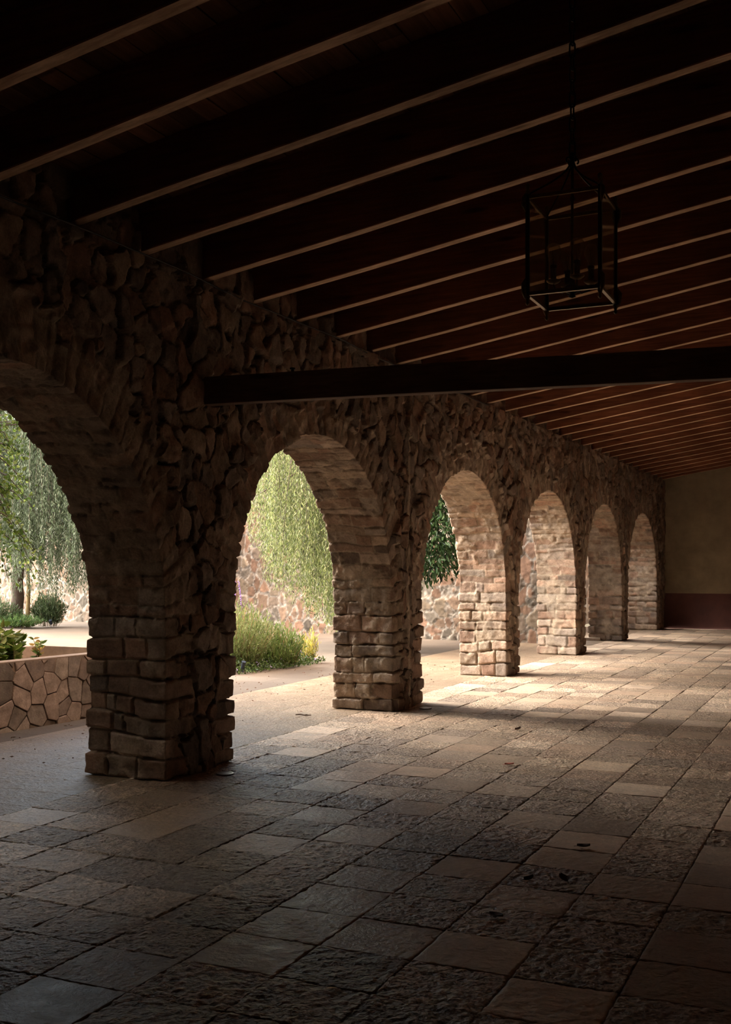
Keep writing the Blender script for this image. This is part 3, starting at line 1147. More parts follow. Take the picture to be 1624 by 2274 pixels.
# chain
ztop = soffit(LC[0]) + 0.0
z = 3.265
i = 0
mb = MB()
while z < ztop + 0.02:
    pth = []
    hl, rw = 0.033, 0.011
    for a in np.linspace(0, 2 * math.pi, 16, endpoint=False):
        u, v = rw * math.cos(a), (hl - rw) * (1 if math.sin(a) > 0 else -1) * (abs(math.sin(a)) > .01) + rw * math.sin(a)
        pth.append((LC[0] + (u if i % 2 == 0 else 0.3 * u), LC[1] + (0.3 * u if i % 2 == 0 else u), z + hl + v))
    mb.tube(pth, 0.0042, 6, closed=True)
    z += 2 * hl - 0.013
    i += 1
lpart(mb, 'chain', M_IRON, None, True)
mb = MB().tube([(LC[0], LC[1], ztop - .04), (LC[0] + .014, LC[1], ztop - .025), (LC[0], LC[1], ztop - .005), (LC[0], LC[1], ztop + .05)], 0.005, 6)
lpart(mb, 'hook', M_IRON, None, True)
# candle cluster
mb = MB().lathe([(0.001, 0), (0.016, .006), (0.010, .02), (0.032, .03), (0.038, .045), (0.014, .06), (0.008, .09), (0.004, .11)], (LC[0], LC[1], LZ0 + .005), 16)
lpart(mb, 'hub', M_IRON, None, True)
BS = 0.082
for (sx, sy) in ((-1, 0), (0, 1), (1, 0), (0, -1)):
    a = math.radians(28)
    ox, oy = BS * (sx * math.cos(a) - sy * math.sin(a)), BS * (sx * math.sin(a) + sy * math.cos(a))
    bx, by = LC[0] + ox, LC[1] + oy
    zb = LZ0 + .075
    pth = [(LC[0] + ox * .1, LC[1] + oy * .1, LZ0 + .05), (LC[0] + ox * .5, LC[1] + oy * .5, LZ0 + .028), (LC[0] + ox * .9, LC[1] + oy * .9, LZ0 + .04), (bx, by, zb - .01)]
    lpart(MB().tube(pth, 0.004, 6), 'candle_arm', M_IRON, None, True)
    mb = MB().lathe([(0.002, -.012), (0.02, -.006), (0.030, .002), (0.031, .006), (0.012, .004), (0.003, .004)], (bx, by, zb), 20)
    lpart(mb, 'drip_pan', M_BRASS, None, True)
    mb = MB().lathe([(0.0125, 0), (0.0125, .052), (0.015, .054), (0.015, .066), (0.004, .066)], (bx, by, zb + .004), 14)
    hol = lpart(mb, 'bulb_holder', M_IRON)
    z0 = zb + .07
    prof = [(0.012, 0), (0.0135, .008), (0.017, .02), (0.024, .036), (0.030, .052), (0.0315, .064), (0.029, .078), (0.021, .089), (0.010, .0945), (0.001, .0955)]
    bulb = lpart(MB().lathe(prof, (bx, by, z0), 20), 'light_bulb', M_BULB, None, True)
    mb = MB()
    mb.tube([(bx, by, z0), (bx, by, z0 + .03)], .004, 6)
    for q in range(4):
        aa = q * math.pi / 2
        mb.tube([(bx + .003 * math.cos(aa), by + .003 * math.sin(aa), z0 + .028), (bx + .010 * math.cos(aa), by + .010 * math.sin(aa), z0 + .06)], .0013, 5)
    f_ = mb.build('filament', M_BRASS)
    shift(f_, LL)
    f_.parent = bulb
tag(lan, 'square glass lantern with four clear bulbs hanging on a chain from the rafters', 'lantern')

# ------------------------------------------------------------------ small things on the gallery floor
for (ux, uy), lab in (((-4.205, 6.80), 'round flush floor light at the foot of the nearest dark pier'),
                      ((-4.22, 10.83), 'round flush floor light at the foot of the second pier')):
    r_ = empty('floor_uplight', (ux, uy, 0))
    o = MB().lathe([(0.062, 0), (0.066, .006), (0.062, .009), (0.05, .0095), (0.048, .006)], (0, 0, 0), 28).build('bezel', M_STEEL, r_)
    o = MB().lathe([(0.048, .002), (0.048, .007), (0.001, .0075)], (0, 0, 0), 28).build('lens', M_STEEL, r_)
    tag(r_, lab, 'floor light', 'floor lights by the piers')

o = mesh_np('stone_slab', *(lambda m_: (m_.v, m_.f))(MB().box((-0.16, -0.22, -0.005), (0.16, 0.22, 0.055), 0.008)), M_SLAB)
o.location = (-5.03, 22.42, 0.004)
o.rotation_euler.z = 0.1
tag(o, 'pale low stone slab lying against the foot of the fifth pier', 'stone slab')


def dry_leaf(loc, rz, size, curl, label, mat=None, name='fallen_leaf'):
    k = 7
    vs, fs = [], []
    for i_ in range(k):
        t = i_ / (k - 1)
        w = size * 0.36 * math.sin(math.pi * min(1, t * 0.93 + 0.05)) ** 0.8
        zc = curl * 0.4 * size * (2 * t - 1) ** 2 * (1 if t > .5 else .3)
        for s_ in (-1, 0, 1):
            vs.append((size * (t - .5), s_ * w, 0.006 + zc + abs(s_) * curl * 0.5 * size))
    for i_ in range(k - 1):
        for s_ in range(2):
            a_ = i_ * 3 + s_
            fs.append((a_, a_ + 3, a_ + 4, a_ + 1))
    n_ = len(vs)
    vs += [(v[0], v[1], v[2] - 0.0015) for v in vs]
    fs += [tuple(q + n_ for q in f[::-1]) for f in fs]
    mbx = MB().add(vs, fs)
    mbx.tube([(-size * .5, 0, .006 + curl * .12 * size), (-size * .64, .003, .007), (-size * .72, .006, .005)], .0014, 5)
    o_ = mbx.build(name, mat or M_DRYLEAF)
    o_.location = loc
    o_.rotation_euler.z = rz
    return tag(o_, label, 'leaf', 'fallen leaves on the floor tiles')


M_PINK = plain('pink_petal', (0.55, 0.14, 0.09), 0.6)
dry_leaf((-2.43, 7.98, 0.002), 0.4, 0.07, 0.25, 'small reddish petal on the floor tiles in the middle of the gallery', M_PINK)
dry_leaf((-2.88, 9.73, 0.002), 1.2, 0.08, 0.35, 'dark curled leaf on the floor nearest the second pier')
dry_leaf((-1.45, 5.08, 0.002), 0.9, 0.055, 0.45, 'small dark curled leaf, left one of a pair on the tiles')
dry_leaf((-1.295, 5.14, 0.002), 2.4, 0.065, 0.5, 'dark upright curled leaf, right one of a pair on the tiles')
dry_leaf((-1.43, 4.50, 0.002), -0.3, 0.075, 0.18, 'flat dark leaf closest to the camera on the tiles')
dry_leaf((-1.355, 5.80, 0.002), 0.2, 0.07, 0.3, 'dark leaf against a tile joint, behind the pair of leaves')
mb = MB().tube([(0, 0, .012), (.05, .01, .018), (.11, -.005, .014), (.17, .012, .016)], [.006, .008, .007, .004], 6)
mb.tube([(.09, 0, .016), (.12, .03, .02)], [.004, .002], 5)
o = mb.build('twig', M_DRYLEAF)
o.location = (-5.2, 9.75, 0)
tag(o, 'dark twig lying on the paving between the first and second piers', 'twig')

# ------------------------------------------------------------------ foliage helpers
def leaves_mesh(name, pos, direc, length, width, col, mat, parent=None, loc=None, seed=0, fold=0.25, oval=False):
    """each leaf: a folded lozenge"""
    rg = np.random.default_rng(seed)
    n_ = len(pos)
    d_ = direc / (np.linalg.norm(direc, axis=1)[:, None] + 1e-9)
    rnd = rg.normal(size=(n_, 3))
    side = np.cross(d_, rnd)
    side /= np.linalg.norm(side, axis=1)[:, None] + 1e-9
    nrm_ = np.cross(side, d_)
    L_ = np.broadcast_to(length, (n_,))[:, None]
    W_ = np.broadcast_to(width, (n_,))[:, None]
    base = pos
    tip = pos + d_ * L_
    mid = pos + d_ * L_ * 0.45
    a_ = mid + side * W_ * .5 + nrm_ * W_ * fold
    b__ = mid - side * W_ * .5 + nrm_ * W_ * fold
    if oval:                                 # broad leaf: two side points each way, creased along the rib
        m1, m2 = pos + d_ * L_ * 0.28, pos + d_ * L_ * 0.66
        lift = nrm_ * W_ * fold
        pts_ = [base, m1 + side * W_ * .46 + lift, m2 + side * W_ * .42 + lift * .9, tip, m2 - side * W_ * .42 + lift * .9, m1 - side * W_ * .46 + lift]
        vs = np.stack(pts_, 1).reshape(-1, 3)
        if loc is not None:
            vs = vs - np.array(loc)
        i_ = np.arange(n_)[:, None] * 6
        f_ = np.concatenate([i_ + np.array([[0, 1, 2]]), i_ + np.array([[0, 2, 3]]), i_ + np.array([[0, 3, 4]]), i_ + np.array([[0, 4, 5]])])
        return mesh_np(name, vs, f_, mat, parent, col=np.repeat(col, 6, 0))
    vs = np.stack([base, a_, tip, b__], 1).reshape(-1, 3)
    if loc is not None:
        vs = vs - np.array(loc)
    i_ = np.arange(n_)[:, None] * 4
    f_ = np.concatenate([i_ + np.array([[0, 1, 2]]), i_ + np.array([[0, 2, 3]])])
    c_ = np.repeat(col, 4, 0)
    return mesh_np(name, vs, f_, mat, parent, col=c_)


def leaf_cols(n_, base, var, rg):
    pal = np.array(base)
    c_ = pal[rg.integers(len(pal), size=n_)]
    return np.clip(c_ * (1 + var * rg.normal(size=(n_, 1))), 0.01, 0.9)


def trunk_mesh(mbx, pts, r0, r1, n=9, wob=0.03, seed=0):
    rg = np.random.default_rng(seed)
    P_ = np.array(pts, float)
    t = np.linspace(0, len(P_) - 1, 14)
    Q_ = np.stack([np.interp(t, np.arange(len(P_)), P_[:, k]) for k in range(3)], 1)
    Q_[1:-1] += rg.normal(scale=wob * r0 * 3, size=(len(Q_) - 2, 3))
    mbx.tube(Q_, np.linspace(r0, r1, len(Q_)), n)


def weeping_tree(name, loc, strands, leaf_pal, label, trunk_r, limb_top, seed, leaf_len=0.07, density=60, var=0.2, mat=M_LEAF):
    """strands: list of (x, y, ztop, zbottom)"""
    rg = np.random.default_rng(seed)
    root = empty(name, loc)
    mbx = MB()
    trunk_mesh(mbx, [loc, (loc[0] + .1, loc[1] - .1, limb_top * .35), (loc[0] - .05, loc[1] + .05, limb_top * .7), (loc[0] + .1, loc[1], limb_top)], trunk_r, trunk_r * .6, 10, seed=seed)
    shift(mbx.build('trunk', M_BARK, root, True), loc)
    mbx = MB()
    pos, dr = [], []
    st = np.array(strands)
    for k in range(min(40, len(st))):
        s_ = st[rg.integers(len(st))]
        a_ = np.array((loc[0], loc[1], limb_top * rg.uniform(.7, 1)))
        e_ = np.array((s_[0], s_[1], s_[2]))
        m_ = (a_ + e_) / 2 + np.array((0, 0, rg.uniform(.2, .6)))
        mbx.tube([a_, m_, e_], [trunk_r * .3, trunk_r * .16, .012], 6)
    for (x_, y_, zt, zb) in st:
        Lz = zt - zb
        k = max(4, int(Lz * density))
        t = np.sort(rg.uniform(0, 1, k))
        ph = rg.uniform(0, 6.28)
        amp = rg.uniform(.02, .12)
        sx = x_ + amp * np.sin(t * 3 + ph) + rg.normal(scale=.025, size=k)
        sy = y_ + amp * np.cos(t * 3 + ph) + rg.normal(scale=.025, size=k)
        sz = zt - t * Lz
        pos.append(np.stack([sx, sy, sz], 1))
        dr.append(np.stack([rg.normal(scale=.45, size=k), rg.normal(scale=.45, size=k), -np.ones(k)], 1))
        if rg.random() < .25:
            mbx.tube([(x_ + amp * math.sin(tt * 3 + ph), y_ + amp * math.cos(tt * 3 + ph), zt - tt * Lz) for tt in np.linspace(0, .9, 6)], [.007, .006, .005, .004, .003, .002], 4)
    shift(mbx.build('branches', M_BARK, root, True), loc)
    pos, dr = np.concatenate(pos), np.concatenate(dr)
    n_ = len(pos)
    leaves_mesh('foliage', pos, dr, leaf_len * rg.uniform(.6, 1.3, n_), leaf_len * .22, leaf_cols(n_, leaf_pal, var, rg), mat, root, loc, seed)
    return tag(root, label, 'tree')


def bushy(name, loc, blobs, n_, leaf_len, leaf_w, pal, label, cat, seed, trunk=None, mat=M_LEAF, var=0.25, droop=0.3, stems=0):
    """blobs: (dx, dy, z, rx, ry, rz) ellipsoids filled mostly near their surface"""
    rg = np.random.default_rng(seed)
    root = empty(name, loc)
    if trunk:
        mbx = MB()
        pts, r0, r1 = trunk
        trunk_mesh(mbx, pts, r0, r1, 9, seed=seed)
        shift(mbx.build('trunk', M_BARK, root, True), loc)
    bl = np.array(blobs)
    vol = bl[:, 3] * bl[:, 4] * bl[:, 5]
    who = rg.choice(len(bl), n_, p=vol / vol.sum())
    u = rg.normal(size=(n_, 3))
    u /= np.linalg.norm(u, axis=1)[:, None]
    r_ = rg.uniform(0.25, 1, n_)[:, None] ** 0.45
    pos = bl[who, :3] + u * r_ * bl[who, 3:] + np.array((loc[0], loc[1], 0))
    keep = pos[:, 2] > 0.01
    pos, u = pos[keep], u[keep]
    n_ = len(pos)
    dr = u * 0.7 + rg.normal(scale=.5, size=(n_, 3)) + np.array((0, 0, -droop))
    leaves_mesh('foliage', pos, dr, leaf_len * rg.uniform(.6, 1.3, n_), leaf_w * rg.uniform(.7, 1.2, n_), leaf_cols(n_, pal, var, rg), mat, root, loc, seed, oval=True)
    if stems:
        mbx = MB()
        c0 = np.array((loc[0], loc[1], 0.0 if not trunk else trunk[0][-1][2]))
        for k in range(stems):
            e_ = pos[rg.integers(n_)]
            m_ = (c0 + e_) / 2 + rg.normal(scale=.05, size=3)
            mbx.tube([c0 + rg.normal(scale=.02, size=3) * (1, 1, 0), m_, e_], [.012, .008, .004], 5)
        shift(mbx.build('stems', M_BARK, root, True), loc)
    return tag(root, label, cat)


# weeping pepper tree behind the second arch
rg = np.random.default_rng(3)
def unview(px, py, depth):
    xc = (px - 812) / FPX * depth
    return xc * math.cos(A) - depth * math.sin(A), xc * math.sin(A) + depth * math.cos(A), 1.5 + (1259.1 - py) / FPX * depth


PEPPER_LIGHT = [tuple(0.85 * q for q in c_) for c_ in [(0.15, 0.19, 0.065), (0.20, 0.235, 0.09), (0.12, 0.16, 0.05), (0.27, 0.285, 0.15), (0.075, 0.11, 0.032)]]
PEPPER_GREY = [tuple(0.62 * q for q in c_) for c_ in [(0.075, 0.115, 0.06), (0.10, 0.145, 0.085), (0.055, 0.085, 0.042), (0.14, 0.185, 0.115)]]
st = []
for k in range(1100):
    x_ = rg.uniform(-11.6, -7.6)
    y_ = rg.uniform(16.4, 19.5)
    px = 812 + FPX * (x_ * math.cos(A) + y_ * math.sin(A)) / (-x_ * math.sin(A) + y_ * math.cos(A))   # how far right of the thin left fringe
    if rg.random() > np.interp(px, [515, 545, 590, 640], [0.05, 0.3, 0.6, 1.0]):
        continue
    zt = rg.uniform(2.7, 5.6)
    zb = np.interp(px, [530, 545, 600, 640, 700], [3.0, 2.3, 1.3, 0.95, 0.5]) + rg.uniform(-.1, 1.4)
    st.append((x_, y_, max(zt, zb + .4), zb))
weeping_tree('pepper_tree', (-8.6, 18.9, 0), st, PEPPER_LIGHT, 'weeping yellow-green pepper tree hanging before the stone wall in the second arch', 0.14, 4.2, 4, 0.07, 62, 0.38)

# large grey-green pepper tree far behind the first arch
st = []
for k in range(900):
    x_ = rg.uniform(-22.4, -15.4)
    y_ = rg.uniform(19.0, 23.4)
    zt = rg.uniform(3.5, 7.2)
    zb = rg.uniform(0.8, 2.6) if x_ > -18.4 else rg.uniform(1.7, 4.2)
    st.append((x_, y_, zt, min(zb, zt - .5)))
weeping_tree('pepper_tree', (-19.5, 21.6, 0), st, PEPPER_GREY, 'grey-green weeping tree with a dark trunk far behind the first arch', 0.17, 4.5, 5, 0.095, 70, 0.3)

# dark glossy tree behind the third arch
bushy('evergreen_tree', (-7.5, 17.9, 0), [(0, 0, 3.4, 1.25, 1.2, 1.5), (0.75, 0.1, 2.5, .75, .8, 1.25), (.5, -.2, 1.9, .7, .6, .75), (-.3, .3, 4.4, 1.0, 1.0, .9)], 17000, 0.105, 0.042,
      [(0.03, 0.07, 0.025), (0.045, 0.10, 0.034), (0.02, 0.048, 0.018), (0.075, 0.14, 0.052)],
      'dark green tree with drooping glossy leaves behind the third arch', 'tree', 6,
      trunk=([(-7.5, 17.9, 0), (-7.45, 17.9, 1.2), (-7.5, 17.95, 2.2), (-7.4, 17.9, 3.6)], .11, .05), mat=M_LEAFDARK, droop=0.9, stems=22)

# yellow-lit sapling near the far tree
bushy('sapling', (-19.25, 21.5, 0), [(0.0, 0, 2.4, .55, .5, .5), (.2, 0, 3.0, .5, .5, .5), (-.1, 0, 1.9, .4, .4, .3)], 900, 0.2, 0.09,
      [(0.085, 0.145, 0.03), (0.115, 0.17, 0.042), (0.06, 0.11, 0.025)], 'young tree with a thin yellow-lit trunk beside the far dark tree trunk', 'tree', 8,
      trunk=([(-19.05, 21.5, 0), (-19.05, 21.5, 1.0), (-19.1, 21.5, 2.0), (-19.2, 21.5, 2.8)], .055, .03), stems=14)
for o in bpy.data.objects:
    if o.parent and o.parent.name == 'sapling' and o.name.startswith('trunk'):
        o.data.materials[0] = M_BARKPALE  # ochre bark puts the yellow light on this trunk into its colour

# flowering climber whose branches hang into the first arch
FL = (-8.05, 7.6, 0.5)
root = empty('flowering_tree', FL)
mb = MB()
trunk_mesh(mb, [FL, (-8.2, 7.7, 1.3), (-8.3, 8.0, 2.2), (-8.5, 8.3, 3.3)], .06, .04, 9, seed=2)
shift(mb.build('trunk', M_BARK, root, True), FL)
mb = MB()
pos, dr = [], []
for k in range(34):
    px, py = rg.uniform(-60, 120), rg.uniform(890, 1300)
    if px > 110 and py > 1150:
        continue
    e_ = np.array(unview(px, py, rg.uniform(10.8, 13)))
    a_ = np.array((-8.4, 8.2, rg.uniform(2.2, 3.3)))
    m_ = (a_ + e_) / 2 + np.array((rg.normal(scale=.15), rg.normal(scale=.15), rg.uniform(.1, .5)))
    ts = np.linspace(0, 1, 9)
    cur = ((1 - ts) ** 2)[:, None] * a_ + (2 * ts * (1 - ts))[:, None] * m_ + (ts ** 2)[:, None] * e_
    cur[1:] += rg.normal(scale=.02, size=(8, 3))
    mb.tube(cur, np.linspace(.012, .003, 9), 5)
    for t in rg.uniform(.2, 1, 62):
        c_ = cur[0] * 0 + np.array([np.interp(t, ts, cur[:, q]) for q in range(3)])
        pos.append(c_ + rg.normal(scale=.045, size=3))
        dr.append(rg.normal(size=3) + np.array((0, 0, -.3)))
shift(mb.build('branches', M_BARK, root, True), FL)
pos, dr = np.array(pos), np.array(dr)
nc = 8000  # dense unseen crown, added overhead to shade the near bay
u = rg.normal(size=(nc, 3))
u /= np.linalg.norm(u, axis=1)[:, None]
cp = np.array((-7.3, 6.4, 5.7)) + u * rg.uniform(.1, 1, (nc, 1)) ** .5 * np.array((1.9, 2.9, 1.4))
crown_lw = np.concatenate([np.ones(len(pos)), np.full(nc, 2.6)])
pos, dr = np.concatenate([pos, cp]), np.concatenate([dr, rg.normal(size=(nc, 3)) * (1, 1, .4)])
mb = MB()
for e_ in cp[:40]:
    a_ = np.array((-8.4, 7.6, 3.0))
    mb.tube([a_, (a_ + e_) / 2 + rg.normal(scale=.15, size=3), e_], [.035, .02, .008], 5)
mb.tube([(-8.5, 8.3, 3.3), (-8.3, 7.6, 3.0), (-8.2, 7.2, 4.4), (-8.0, 6.6, 5.6)], [.04, .05, .045, .02], 7)
shift(mb.build('limbs', M_BARK, root, True), FL)
n_ = len(pos)
nf_ = n_ - nc
leaves_mesh('foliage', pos, dr, crown_lw * 0.052 * rg.uniform(.7, 1.3, n_), 0.036 * crown_lw, leaf_cols(n_, [(0.075, 0.13, 0.022), (0.11, 0.17, 0.03), (0.05, 0.095, 0.018), (0.15, 0.20, 0.045)], .2, rg), M_LEAF, root, FL, 9, oval=True)
k = rg.choice(nf_, 3)
leaves_mesh('blossoms', np.repeat(pos[k], 4, 0) + rg.normal(scale=.008, size=(12, 3)), rg.normal(size=(12, 3)), .035, .03, np.tile((0.42, 0.06, 0.36), (12, 1)), M_LEAF, root, FL, 10)
tag(root, 'leafy tree with thin dark branches hanging over the raised stone bed', 'tree')

# raised stone bed
PL = (-7.2, 7.0, 0)
root = empty('raised_stone_bed', PL)
HZ = 0.625
mb_v, mb_f, mb_c = [], [], []
S, Z = np.meshgrid(np.linspace(6.6, 9.75, 760), np.linspace(-0.02, HZ - 0.01, 170), indexing='ij')
e1, ci, cj, cu, cv = worley(S / 0.175, Z / 0.205, 58, 0.8, 0.0, 0.0)
hv = _h(ci, cj, seed=77)
PPAL = np.array([0.98, 1.1, 1.2]) * np.array([(0.33, 0.235, 0.19), (0.38, 0.285, 0.235), (0.31, 0.23, 0.185), (0.42, 0.32, 0.265), (0.36, 0.25, 0.20)])
pr = sstep(0.012, 0.06, e1)
H = pr * (0.012 + 0.014 * hv) - 0.012 + 0.004 * fbm(np.stack([S * 9, Z * 9, hv * 5], -1), 3, 4)
c_ = pick(hv, PPAL) * pr[..., None] + np.array((0.10, 0.065, 0.05)) * (1 - pr[..., None])
skew = (S - 7.0) * 0.12 * 0.6 - 0.05
V = np.stack([-7.17 + skew + H, S, Z], -1)
r_, k_ = S.shape
idx = np.arange(r_ * k_).reshape(r_, k_)
f_ = np.stack([idx[:-1, :-1], idx[1:, :-1], idx[1:, 1:], idx[:-1, 1:]], -1).reshape(-1, 4)
o = mesh_np('facing', V.reshape(-1, 3), f_, M_PLANTER, root, col=c_.reshape(-1, 3))
shift(o, PL)


def bedx(y):
    return -7.17 + (y - 7.0) * 0.072 - 0.05


M_COPING = plain('coping_stone', (0.30, 0.215, 0.16), 0.85, noise=9, bump_s=0.3)
mb = MB()
yy0, yy1, t_ = 5.0, 9.75, 0.17
out = [(bedx(yy0), yy0), (bedx(yy1), yy1), (bedx(yy1) - 1.5, yy1), (bedx(yy0) - 1.5, yy0)]
inn = [(bedx(yy0) - t_, yy0 + t_), (bedx(yy1) - t_, yy1 - t_), (bedx(yy1) - 1.5 + t_, yy1 - t_), (bedx(yy0) - 1.5 + t_, yy0 + t_)]
vs = [(p[0], p[1], 0) for p in out] + [(p[0], p[1], HZ) for p in out] + [(p[0], p[1], HZ) for p in inn] + [(p[0], p[1], 0.3) for p in inn]
fs = []
for q in range(4):
    q2 = (q + 1) % 4
    fs += [(q, q2, 4 + q2, 4 + q), (4 + q, 4 + q2, 8 + q2, 8 + q), (8 + q, 8 + q2, 12 + q2, 12 + q)]
mb.add([(v[0] - (0.02 if v[2] < HZ and i_ < 4 else 0), v[1], v[2]) for i_, v in enumerate(vs)], fs)
shift(mb.build('wall', M_COPING, root), PL)
mb = MB()
gx = [(*p, 0.50) for p in inn]
mb.add(gx, [(0, 1, 2, 3)])
shift(mb.build('soil', M_SOIL, root), PL)
tag(root, 'raised garden bed faced with irregular pinkish cut stone beside the nearest pier', 'planter')


def stem_plant(name, loc, stems, leaf_len, leaf_w, pal, label, seed, h, spread, per=9, lean=(0, 0)):
    rg = np.random.default_rng(seed)
    root = empty(name, loc)
    mbx = MB()
    pos, dr = [], []
    L0 = np.array(loc)
    for k in range(stems):
        a_ = rg.uniform(0, 6.28)
        e_ = L0 + np.array((math.cos(a_) * spread * rg.uniform(.2, 1) + lean[0], math.sin(a_) * spread * rg.uniform(.2, 1) + lean[1], h * rg.uniform(.6, 1)))
        s0 = L0 + rg.normal(scale=.03, size=3) * (1, 1, 0)
        m_ = (s0 + e_) / 2 + np.array((0, 0, .12 * h))
        ts = np.linspace(0, 1, 7)
        cur = ((1 - ts) ** 2)[:, None] * s0 + (2 * ts * (1 - ts))[:, None] * m_ + (ts ** 2)[:, None] * e_
        mbx.tube(cur, np.linspace(.006, .002, 7), 5)
        for j, t in enumerate(np.linspace(.25, 1, per)):
            c_ = np.array([np.interp(t, ts, cur[:, q]) for q in range(3)])
            aa = j * 2.4 + a_
            pos.append(c_)
            dr.append((math.cos(aa), math.sin(aa), rg.uniform(-.2, .8)))
    shift(mbx.build('stems', M_BARKPALE, root, True), loc)
    pos, dr = np.array(pos), np.array(dr)
    n_ = len(pos)
    leaves_mesh('foliage', pos, dr, leaf_len * rg.uniform(.7, 1.2, n_), leaf_w * rg.uniform(.8, 1.1, n_), leaf_cols(n_, pal, .2, rg), M_LEAF, root, loc, seed, oval=True)
    return tag(root, label, 'plant')


BROAD = [(0.10, 0.16, 0.025), (0.14, 0.21, 0.035), (0.07, 0.12, 0.02), (0.22, 0.24, 0.06)]
stem_plant('leafy_plant', (-7.62, 8.05, .5), 18, .13, .075, BROAD, 'broad-leaved green plant in the stone bed at the left edge', 61, .42, .26, 8)
stem_plant('leafy_plant', (-7.66, 8.42, .5), 12, .12, .065, BROAD, 'broad-leaved plant in the stone bed, between its neighbour and the upright sprig', 62, .36, .22, 8)
stem_plant('leafy_plant', (-7.66, 8.75, .5), 3, .075, .034, [(0.15, 0.24, 0.06), (0.24, 0.30, 0.08), (0.42, 0.28, 0.08)], 'slender upright sprig with small paired leaves at the end of the bed plants', 63, .34, .12, 14, (.02, .08))

# ------------------------------------------------------------------ flower bed seen through the second arch
LAV = [(0.12, 0.165, 0.05), (0.155, 0.20, 0.07), (0.09, 0.13, 0.035), (0.19, 0.22, 0.10)]


def upright_bush(name, loc, n_, rad, h, leaf, pal, label, seed, spikes=0, spike_px=None):
    rg = np.random.default_rng(seed)
    root = empty(name, loc)
    L0 = np.array(loc)
    mbx = MB()
    pos, dr = [], []
    for k in range(n_):
        a_, r_ = rg.uniform(0, 6.28), math.sqrt(rg.uniform(0, 1))
        b0 = L0 + np.array((math.cos(a_) * r_ * rad[0] * .55, math.sin(a_) * r_ * rad[1] * .55, 0))
        hh = h * (1 - .45 * r_ ** 2) * rg.uniform(.75, 1.08)
        e_ = L0 + np.array((math.cos(a_) * r_ * rad[0], math.sin(a_) * r_ * rad[1], hh))
        if k % 5 == 0:
            mbx.tube([b0, (b0 + e_) / 2 + np.array((0, 0, .05)), e_], [.005, .004, .002], 4)
        m = 15
        t = rg.uniform(.15, 1.0, m)
        pos.append(b0 + (e_ - b0) * t[:, None] + rg.normal(scale=.018, size=(m, 3)))
        dr.append((e_ - b0) * .9 + rg.normal(scale=.32 * h, size=(m, 3)) + np.array((0, 0, .15)))
    shift(mbx.build('stems', M_BARKPALE, root, True), loc)
    pos, dr = np.concatenate(pos), np.concatenate(dr)
    n2_ = len(pos)
    leaves_mesh('foliage', pos, dr, leaf * rg.uniform(.6, 1.3, n2_), leaf * .2, leaf_cols(n2_, pal, .2, rg), M_LEAF, root, loc, seed)
    for k in range(spikes):
        a_, r_ = rg.uniform(0, 6.28), rg.uniform(.1, .8)
        b0 = L0 + np.array((math.cos(a_) * r_ * rad[0] * .6, math.sin(a_) * r_ * rad[1] * .6, h * .7))
        e_ = b0 + np.array((rg.uniform(-.12, .2), rg.uniform(-.1, .1), h * rg.uniform(.45, .75)))
        m_ = (b0 + e_) / 2 + np.array((.03, 0, .02))
        mb2 = MB().tube([b0, m_, e_], [.003, .003, .002], 5)
        ts = np.linspace(.4, 1, 14)
        for t in ts:
            q = (1 - t) ** 2 * b0 + 2 * t * (1 - t) * m_ + t * t * e_
            mb2.lathe([(.001, -.012), (.009, -.004), (.009, .004), (.001, .012)], tuple(q + rg.normal(scale=.004, size=3)), 6)
        o_ = mb2.build('flower_spike', M_PURPLE, root, True)
        shift(o_, loc)
    return tag(root, label, 'bush')


M_PURPLE = plain('violet_flower', (0.22, 0.12, 0.42), 0.7)
upright_bush('sage_bush', (-8.5, 13.95, 0), 620, (.72, .6), 1.02, .07, LAV, 'rounded pale green sage bush with thin violet flower spikes beside the nearest pier', 81, 6)
upright_bush('sage_bush', (-8.0, 14.55, 0), 200, (.4, .42), .62, .075, [(0.10, 0.155, 0.04), (0.07, 0.115, 0.03), (0.14, 0.17, 0.055)], 'lower green bush growing right of the rounded sage bush', 82)
upright_bush('yellow_plant', (-7.95, 15.35, 0), 26, (.16, .2), .5, .09, [(0.34, 0.30, 0.06), (0.24, 0.26, 0.06), (0.40, 0.35, 0.12)], 'small plant with sunlit yellow leaves at the end of the flower bed', 83)
# ground cover with lilac flowers
rg = np.random.default_rng(91)
GC = (-8.2, 13.9, 0)
root = empty('ground_cover', GC)
n_ = 3600
u = rg.uniform(0, 1, n_)
cy_ = 13.25 + u * 2.3
cx_ = -7.98 + 0.28 * np.sin(u * 2.2) - rg.uniform(0, 1, n_) ** .8 * 0.9
edge_ = np.clip((-7.98 + 0.28 * np.sin(u * 2.2) - cx_) / .3, .25, 1)
pos = np.stack([cx_, cy_, rg.uniform(.0, .20, n_) * edge_], 1)
leaves_mesh('foliage', pos, rg.normal(size=(n_, 3)) + np.array((0, 0, .5)), .05 * rg.uniform(.6, 1.4, n_), .028, leaf_cols(n_, [(0.03, 0.06, 0.02), (0.05, 0.085, 0.022), (0.075, 0.12, 0.03)], .2, rg), M_LEAF, root, GC, 92)
k = rg.choice(np.nonzero((pos[:, 2] > .03) & (cx_ > -8.35))[0], 42)
fp = np.repeat(pos[k] + np.array((.02, -.03, .02)), 5, 0)
leaves_mesh('blossoms', fp + rg.normal(scale=.006, size=fp.shape), rg.normal(size=fp.shape), .022, .018, np.tile((0.50, 0.38, 0.66), (len(fp), 1)), M_LEAF, root, GC, 93)
tag(root, 'low dark green ground cover dotted with lilac flowers at the foot of the bushes', 'ground cover')


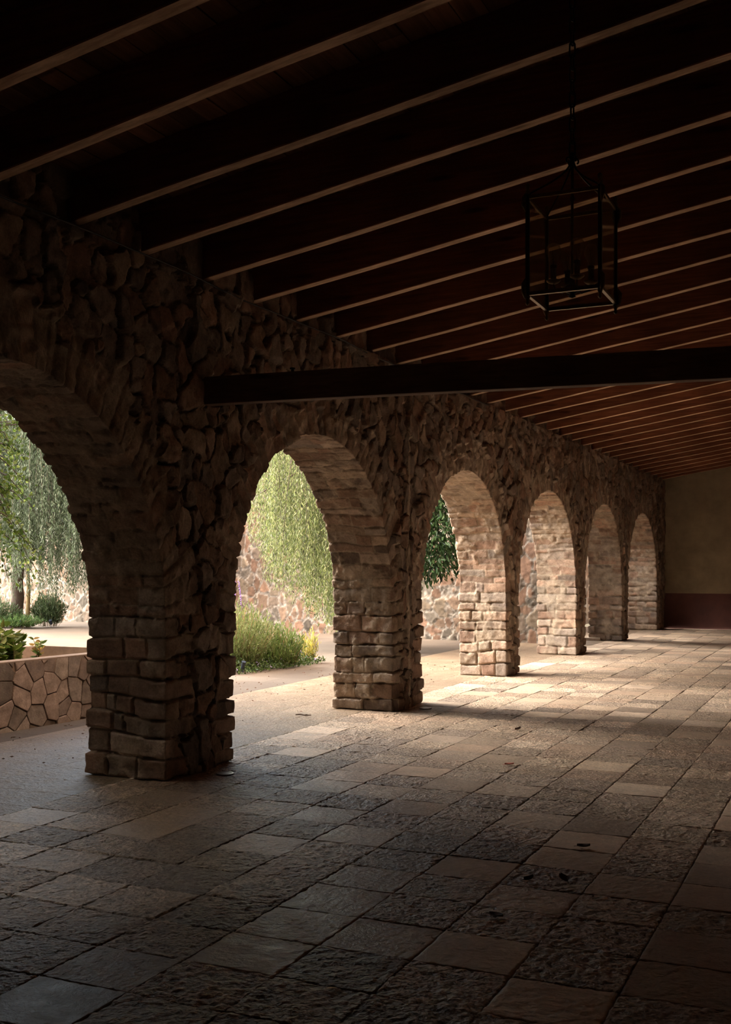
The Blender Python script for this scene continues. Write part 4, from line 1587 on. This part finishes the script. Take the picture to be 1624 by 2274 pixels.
def garden_spot(loc, tilt, rz, label, scale=1.0):
    r_ = empty('garden_spotlight', loc)
    r_.rotation_euler.z = rz
    r_.scale = (scale,) * 3
    o_ = MB().tube([(0, 0, 0), (0, 0, .10)], .009, 8).build('stake', M_SPOT, r_)
    mbx = MB()
    d_ = np.array((math.sin(tilt), 0, math.cos(tilt)))
    c0 = np.array((0, 0, .13))
    mbx.tube([c0 - d_ * .06, c0 - d_ * .055, c0 + d_ * .055, c0 + d_ * .075, c0 + d_ * .076], [.026, .034, .036, .042, .036], 14)
    o_ = mbx.build('head', M_SPOT, r_)
    o_ = MB().tube([c0 + d_ * .0765, c0 + d_ * .079], .034, 14).build('lens', M_SPOT, r_)
    return tag(r_, label, 'garden light', 'garden spotlights')


garden_spot((-8.0, 13.42, 0), -.4, 2.6, 'dark blue garden spotlight among the lilac ground cover by the sage bush', 0.8)
garden_spot((-18.9, 21.05, 0), .3, 0.6, 'dark blue garden spotlight under the far tree trunks', 1.0)
garden_spot((-18.42, 21.6, 0), .6, -1.2, 'dark spotlight low on the ground at the right edge of the far bushes', 0.9)

# undergrowth below the far trees
UG = [(0.05, 0.085, 0.035), (0.075, 0.115, 0.055), (0.11, 0.15, 0.085), (0.035, 0.06, 0.022)]
upright_bush('undergrowth_bush', (-19.9, 21.2, 0), 300, (.85, .5), .72, .10, UG, 'grey-green bush at the left edge around the far dark trunk', 101)
upright_bush('undergrowth_bush', (-18.75, 21.9, 0), 240, (.5, .4), .85, .11, UG, 'feathery bush with thin arching stems right of the thin yellow-lit trunk', 102)
upright_bush('undergrowth_bush', (-19.2, 21.15, 0), 260, (.95, .4), .32, .08, [(0.06, 0.12, 0.04), (0.09, 0.16, 0.05)], 'low dark green bush in front of the far trunks', 103)

# scattered leaf litter on the sandy paving
rg = np.random.default_rng(111)
n_ = 520
pos = np.stack([rg.uniform(-8.3, -5.0, n_), rg.uniform(6.0, 16.5, n_), np.full(n_, .008)], 1)
ok = ~((pos[:, 0] > -5.25) & (rg.random(n_) < .4)) & ~((pos[:, 0] < -6.95) & (pos[:, 1] < 9.9)) & ~((pos[:, 0] > -5.2) & (np.array([min(abs(y_ - c_) for c_ in MID[1:5]) for y_ in pos[:, 1]]) < .6))
pos = pos[ok]
n_ = len(pos)
dr = rg.normal(size=(n_, 3)) * (1, 1, .25)
o = leaves_mesh('leaf_litter', pos, dr, 0.034 * rg.uniform(.4, 1.3, n_), .012, leaf_cols(n_, [(0.13, 0.07, 0.045), (0.20, 0.10, 0.06), (0.09, 0.06, 0.04)], .2, rg), M_LEAF, seed=112)
tag(o, 'tiny dry leaves scattered over the sandy paving outside the arches', 'leaf litter', kind='stuff')
